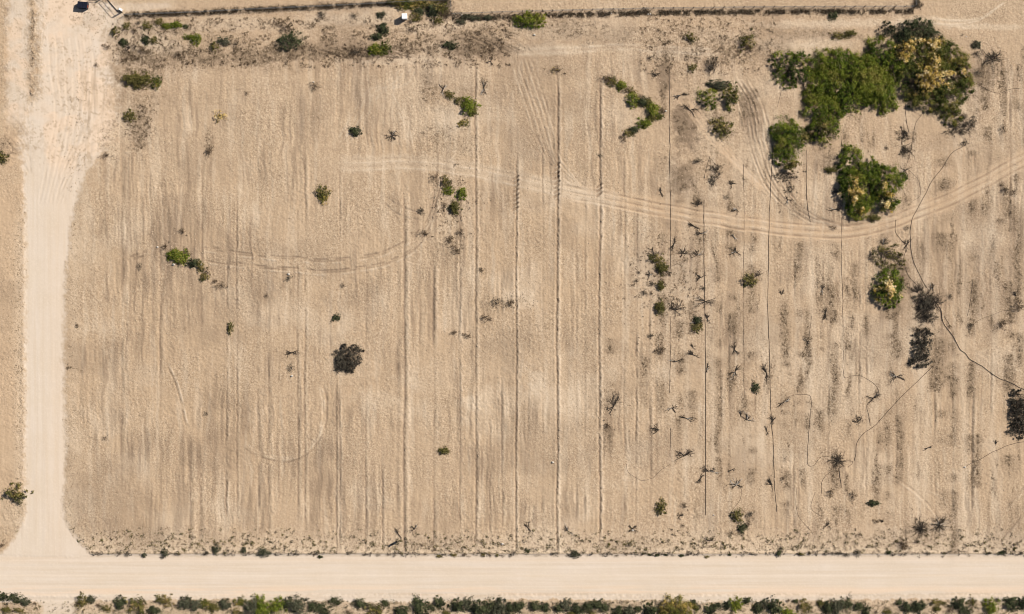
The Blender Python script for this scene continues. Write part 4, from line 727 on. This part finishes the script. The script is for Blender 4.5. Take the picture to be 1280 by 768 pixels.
# gate leaf
def pipe_gate(a, b_, label, hgt=2.1):
    e = empty('pipe_gate', at(*a)); o = np.array(e.location); d = np.array(at(*b_)) - o; d[2] = 0; L_ = np.linalg.norm(d); u = d / L_
    def tb(nm, P, r):
        w_ = Wood(); w_.tube(P, r, r, 8); return link(nm, w_.mesh(nm), M['black'], e)
    for z in (.25, 1.2, hgt): tb('rail', [np.array((0, 0, z)), d + np.array((0, 0, z))], .06 if z > 2 else .05)
    for k in (0, .5, 1): tb('upright', [d * k + np.array((0, 0, .2)), d * k + np.array((0, 0, hgt))], .05)
    tb('brace', [np.array((0, 0, .25)), d * .5 + np.array((0, 0, hgt))], .035)
    tag(e, label, 'gate', 'pipe gates at the top left entrance'); return e
pipe_gate((133, -2), (149, 16.5), 'open black pipe gate leaf casting a long double shadow, joined to fence')
pipe_gate((128, -2), (108, -4), 'second black pipe gate leaf at the top edge beside the dark bin')
for (gx, gy, lb) in ((152, 15.5, 'thick black gate post at the left end of the fence'), (130, -3, 'black gate post at the top edge between the gate leaves')):
    e = empty('gate_post', at(gx, gy)); w_ = Wood(); w_.tube([(0, 0, -.1), (0, 0, 2.3)], .16, .16, 10); w_.tube([(0, 0, 2.3), (0, 0, 2.38)], .19, .04, 10); link('post', w_.mesh('post'), M['black'], e)
    w_ = Wood(); w_.tube([(.12, 0, .5), (.3, 0, .5), (.3, 0, .62)], .03, .03, 6); link('hinge', w_.mesh('hinge'), M['black'], e); tag(e, lb, 'gate post')
e = empty('concrete_block', at(151, 12.5)); bx = Box(); bx.add((0, 0, .3), (1.0, .7, .6), -.5, .06); bx.obj('block', M['concrete'], e); bx = Box(); bx.add((0, 0, .62), (.8, .5, .05), -.5, .02); bx.obj('cap', M['white'], e)
tag(e, 'small pale block beside the thick gate post at top left', 'block')
# dark bin
e = empty('waste_bin', at(104.5, 7.5), -.1)
bx = Box(); bx.add((0, 0, .75), (2.5, 1.55, 1.3), 0, .06, .98); bx.obj('body', M['navy'], e)
for sx in (-.62, .62):
    bx = Box(); bx.add((sx, 0, 1.45), (1.2, 1.6, .07), 0, .03)
    for k in range(3): bx.add((sx - .4 + k * .4, 0, 1.50), (.07, 1.4, .05), 0, .01)
    bx.obj('lid', M['navy'], e)
for sy in (-.82, .82):
    bx = Box(); bx.add((0, sy, .95), (1.8, .10, .16), 0, .01); bx.obj('lift_sleeve', M['navy'], e)
bx = Box(); bx.add((1.29, -.2, 1.0), (.09, .7, .5), 0, .01); bx.obj('end_plate', M['rust'], e)
for sx in (-1, 1):
    for sy in (-.6, .6):
        w_ = Wood(); w_.tube([(sx, sy - .04, .06), (sx, sy + .04, .06)], .09, .09, 10); link('wheel', w_.mesh('wheel'), M['rubber'], e)
tag(e, 'dark blue-black metal bin with a rusty red end beside the gate', 'bin')
# white-topped cabin
e = empty('utility_cabin', at(505.5, 20.5, 0, 2), 0.02)
bx = Box(); bx.add((0, 0, 1.05), (1.16, 1.16, 2.1), 0, .04); bx.obj('body', M['white'], e)
bx = Box(); bx.add((0, 0, 2.14), (1.36, 1.36, .1), 0, .05, .96); bx.obj('roof', M['white'], e)
bx = Box(); bx.add((0, -.6, 1.0), (.75, .05, 1.8), 0, .01); d_ = bx.obj('door', M['concrete'], e)
bx = Box(); bx.add((.28, -.65, 1.0), (.05, .06, .16), 0, .01); bx.obj('handle', M['steel'], d_)
w_ = Wood(); w_.tube([(.4, .4, 2.1), (.4, .4, 2.5)], .06, .06, 8); link('vent_pipe', w_.mesh('vent'), M['white'], e)
tag(e, 'small square white-topped cabin standing below the fence left of centre', 'cabin')
def stone(px, py, r, m_, label, name='stone', cat='stone', flat=.6):
    n = 12; V_ = []; F_ = []
    for j, (rr, zz) in enumerate(((.75, 0), (1, .35), (.8, .75), (.35, 1))):
        for k in range(n):
            a = 6.283 * k / n; q = rr * r * S * R.uniform(.8, 1.15); V_.append((math.cos(a) * q, math.sin(a) * q * .8, zz * r * S * flat * 2 * R.uniform(.9, 1.05)))
    for j in range(3):
        for k in range(n): F_.append((j*n+k, j*n+(k+1) % n, (j+1)*n+(k+1) % n, (j+1)*n+k))
    F_.append(tuple(3 * n + k for k in range(n))); me = bpy.data.meshes.new(name); me.from_pydata(V_, [], F_); me.update()
    o = link(name, me, m_, None, at(px, py, -.02)); tag(o, label or '', cat)
    if not label: OBJS.append((o, 'pale rock', px, py, None))
    return o
for px, py, r in [(217, 331, 2.6), (252, 331, 2.6), (197, 309, 2.0), (361, 343, 2.8), (392, 103, 1.8), (365, 470, 2.5), (691, 578, 2.6), (791, 663, 2.0), (248, 54, 2.4), (810, 18, 1.4), (813, 18, 1.6), (668, 44, 2.2), (577, 19, 1.8), (832, 139, 2), (1206, 584, 2), (628, 680, 2.4), (892, 644, 1.5), (764, 17, 1.2), (200, 108, 1.5), (1208, 46, 1.2)]:
    stone(px, py, r * .7, M['palerock'], None)
# torn black sheet near the road
V_ = []; F_ = []
for i in range(9):
    for j in range(5): V_.append(((i - 4) * .26 + j * .03, (j - 2) * .17 + (i - 4) * .13 + R.uniform(-.03, .03), .12 + .16 * math.sin(i * 1.3 + j) + .05))
for i in range(8):
    for j in range(4): a = i * 5 + j; F_.append((a, a + 5, a + 6, a + 1))
me = bpy.data.meshes.new('sheet'); me.from_pydata(V_, [], F_); me.update(); o = link('plastic_sheet', me, M['rubber'], None, at(491, 680, .05))
md = o.modifiers.new('thick', 'SOLIDIFY'); md.thickness = .03
tag(o, 'small crumpled black sheet lying just above the bottom road left of centre', 'plastic sheet')
# ------------------------------------------------------------------ stuff: weeds, straw and clods nobody could count
def scatter(n, dens, box):
    """rejection-sample photo positions by a density field"""
    out = []
    while len(out) < n:
        k = 20000; a = R.uniform(box[0], box[2], k); b_ = R.uniform(box[1], box[3], k)
        i = np.clip(np.searchsorted(ax, a), 0, len(ax) - 1); j = np.clip(np.searchsorted(ay, b_), 0, len(ay) - 1)
        keep = R.rand(k) < dens[j, i]; out += list(zip(a[keep], b_[keep], i[keep], j[keep]))
    return out[:n]
def tufts(name, pts, size, nl, tone, m_, hk=1.0):
    C = np.array([((a - 640) * S, (384 - b_) * S, HGT[j, i]) for a, b_, i, j in pts])
    n = len(C); s = R.uniform(.4, 1.4, n) * size; C = np.repeat(C, nl, 0); s = np.repeat(s, nl)
    T = np.clip(np.repeat(R.normal(tone[0], tone[1], n), nl) + R.normal(0, .08, n * nl), 0, 1)
    d = R.normal(size=(n * nl, 3)); d[:, 2] = np.abs(d[:, 2]) * .7 + .1; d /= np.linalg.norm(d, axis=1, keepdims=True)
    C = C + d * s[:, None] * np.array([1, 1, hk])
    V_, F_ = quads(C, R.normal(size=(n * nl, 3)) + np.array([0, 0, .6]), 1, .4)
    c4 = np.repeat(C, 4, 0); V_ = c4 + (V_ - c4) * np.repeat(s * .55, 4)[:, None]
    o = link(name, npmesh(name, V_, F_, T), m_); o['kind'] = 'stuff'; return o
box = (-20, -15, 1300, 785)
o = tufts('dry_weed_drift', scatter(8000, np.clip(bandf, 0, 1) ** 1.5, (150, -20, 1160, 40)), .15, 6, (.35, .3), M['dry']); o['label'] = 'drift of dark dry weeds caught along the fences'
o = tufts('dead_weed_drift', scatter(8500, np.clip(bandf, 0, 1) ** 1.5, (150, -20, 1160, 40)), .16, 6, (.4, .25), M['dead']); o['label'] = 'grey dead stalks caught along the fences'
dn = weed ** 2 * sst(.42, .62, fbm(PX / 3, PY / 3.5, 21)) * .9 + 1.2 * weed * gau((PY - 66) / 18) * sst(.45, .6, n1)
o = tufts('dry_weeds', scatter(42000, dn, box), .11, 6, (.38, .3), M['dry']); o['label'] = 'low dry brown weeds scattered over the field rows'
tn = sst(.46, .62, rn(PX, PY, 7, 8, 3)) * ((PY > 22) * (PY < 86) * (PX > 140) * (PX < 640) * .8 + gau((PX - 175) / 14) * gau((PY - 160) / 28) + .5 * (PY > 22) * (PY < 95) * (PX > 800) * (PX < 970) + .8 * gau((PX - 550) / 20) * gau((PY - 15) / 12) + .9 * gau((PX - 828) / 34) * gau((PY - 355) / 40) + .7 * gau((PX - 568) / 22) * gau((PY - 250) / 40)) * (1 - road)
o = tufts('dry_brush', scatter(7500, np.clip(tn, 0, 1), box), .19, 7, (.3, .28), M['dry']); o['label'] = 'brown dry brush cluttering the strip below the fence'
dn2 = grit * sst(.48, .68, fbm(PX / 3.2, PY / 2.6, 23)) + .015 * (1 - road)
o = tufts('straw', scatter(26000, dn2, box), .13, 5, (.5, .3), M['straw']); o['label'] = 'pale straw and broken stalks along the road verges'
dn3 = grit * sst(.52, .7, fbm(PX / 4, PY / 3, 25)) * (PY > 660) + lower * .25 * sst(.5, .65, fbm(PX / 5, PY / 4, 27))
o = tufts('verge_weeds', scatter(7000, np.clip(dn3, 0, 1), box), .22, 7, (.35, .3), M['olive']); o['label'] = 'tiny olive weeds on the verge of the bottom road'
o = tufts('verge_dead_weeds', scatter(3500, np.clip(gau((PY - 692.5) / 2.2) * (PX > 112) * sst(.4, .6, vn(PX / 6, PY / 9, 3)) + .3 * dn3, 0, 1), box), .24, 7, (.35, .25), M['dead']); o['label'] = 'tiny dark dead weeds on the verge of the bottom road'
# clods: small faceted stones
cl = scatter(26000, np.clip(grit * .8 + .12 * field + pale * .15 * (1 - road) + bm * 1.5, 0, 1), box)
oct_ = np.array([(1, 0, 0), (0, 1, 0), (-1, 0, 0), (0, -1, 0), (0, 0, .8), (.7, .7, .3), (-.7, .6, .3), (-.6, -.7, .35), (.7, -.7, .3)])
tri = np.array([(0, 5, 4), (5, 1, 4), (1, 6, 4), (6, 2, 4), (2, 7, 4), (7, 3, 4), (3, 8, 4), (8, 0, 4)])
C = np.array([((a - 640) * S, (384 - b_) * S, HGT[j, i] - .01) for a, b_, i, j in cl]); n = len(C)
s = (.05 + .13 * R.rand(n) ** 2.5)[:, None, None]; V_ = C[:, None, :] + oct_[None] * s * R.uniform(.7, 1.3, (n, 9, 3)); F_ = tri[None] + (np.arange(n) * 9)[:, None, None]
o = link('clods', npmesh('clods', V_.reshape(-1, 3), F_.reshape(-1, 3)), M['clod']); o['kind'] = 'stuff'; o['label'] = 'small clods and stones on the soil'
# ---- labels for the many small things, each by what it lies next to
LM = [('the open pipe gate', 141, 8), ('the straw bush', 274, 145), ('the white-topped cabin', 505, 20), ('the upper-left dark bush', 364, 50), ('the fence bush', 662, 25), ('the lone charcoal bush', 437, 449),
 ('the green shrub line', 795, 128), ('the yellow-edged bush pair', 900, 120), ('the widest green crown', 1062, 100), ('the straw-gold crown', 1160, 84), ('the isolated large tree', 1090, 232), ('the oval yellow-centred tree', 1112, 362),
 ('the leafy oval heap', 1154, 436), ('the right edge brush heap', 1273, 517), ('the hose-junction bush', 1047, 576), ('the two spiky bushes', 1162, 658), ('the large splayed branches', 844, 388), ('the fan of dark twigs', 882, 377),
 ('the left verge bush', 18, 618), ('the elongated green shrub', 228, 322), ('the orange-centred shrub', 402, 245), ('the paired green tufts', 572, 242), ('the flattened dark bush', 556, 563), ('the detached round tree', 985, 178),
 ('the smile-shaped hose', 808, 598), ('the road junction', 60, 690), ('the black sheet', 491, 680), ('the left enclosure corner', 564, 18), ('the right enclosure corner', 1145, 9), ('the orange-topped shrub', 696, 87), ('the green twin shrub', 585, 132), ('the olive mat', 172, 98)]
ORD = ['first', 'second', 'third', 'fourth', 'fifth', 'sixth', 'seventh', 'eighth', 'ninth', 'tenth', 'eleventh', 'twelfth', 'thirteenth', 'fourteenth', 'fifteenth', 'sixteenth', 'seventeenth', 'eighteenth', 'nineteenth', 'twentieth']
def ordn(k):
    if k < 20: return ORD[k]
    t = ['', '', 'twenty', 'thirty', 'forty', 'fifty'][(k + 1) // 10]
    return {'twenty': 'twentieth', 'thirty': 'thirtieth', 'forty': 'fortieth', 'fifty': 'fiftieth'}[t] if (k + 1) % 10 == 0 else t + '-' + ORD[(k + 1) % 10 - 1]
used = {}
for row, where in (('low', 'in the row below the bottom road'), ('verge', 'along the upper road edge')):
    it = sorted([t for t in OBJS if t[4] == row], key=lambda t: t[2]); n = len(it)
    for k, (ob, look, px, py, _) in enumerate(it):
        ob['label'] = (look + ', ' + (ordn(k) + ' from left ' if k < n / 2 else ordn(n - 1 - k) + ' from right ') + where)
rest = {}
for t in OBJS:
    if t[4]: continue
    ob, look, px, py, _ = t
    nm, lx, ly = min(LM, key=lambda l: math.hypot(l[1] - px, l[2] - py)); dx, dy = px - lx, py - ly; d = math.hypot(dx, dy)
    an = math.degrees(math.atan2(-dy, dx)) % 360; wd = ['right of', 'above right of', 'above', 'above left of', 'left of', 'below left of', 'below', 'below right of'][int((an + 22.5) // 45) % 8]
    if d < 8: wd = 'within'
    dist = 'close ' if 8 <= d < 30 else '' if d < 70 or wd == 'within' else 'farther '
    if wd == 'within': dist = ''
    rest.setdefault(f"{look} {dist}{wd} {nm}", []).append(t)
for lab, ts in rest.items():
    if len(ts) == 1: ts[0][0]['label'] = lab; continue
    xs = [t[2] for t in ts]; ys = [t[3] for t in ts]; horiz = max(xs) - min(xs) >= max(ys) - min(ys)
    ts.sort(key=lambda t: t[2] if horiz else t[3]); n = len(ts)
    for k, t in enumerate(ts):
        if n == 2: p = (['left', 'right'] if horiz else ['upper', 'lower'])[k] + ' one of two'
        else: p = (('leftmost' if horiz else 'topmost') if k == 0 else ('rightmost' if horiz else 'lowest') if k == n - 1 else ordn(k) + (' rightwards' if horiz else ' downwards')) + ''
        t[0]['label'] = lab + ', ' + p
for ob, look, px, py, row in OBJS:
    if 'group' not in ob.keys():
        ob['group'] = {'shrub': 'shrubs scattered over the field', 'weed': 'weed clumps scattered over the field', 'dead branch': 'dead branches strewn over the right of the field', 'stone': 'pale rocks scattered over the field'}.get(ob['category'], 'dead brush on the field')
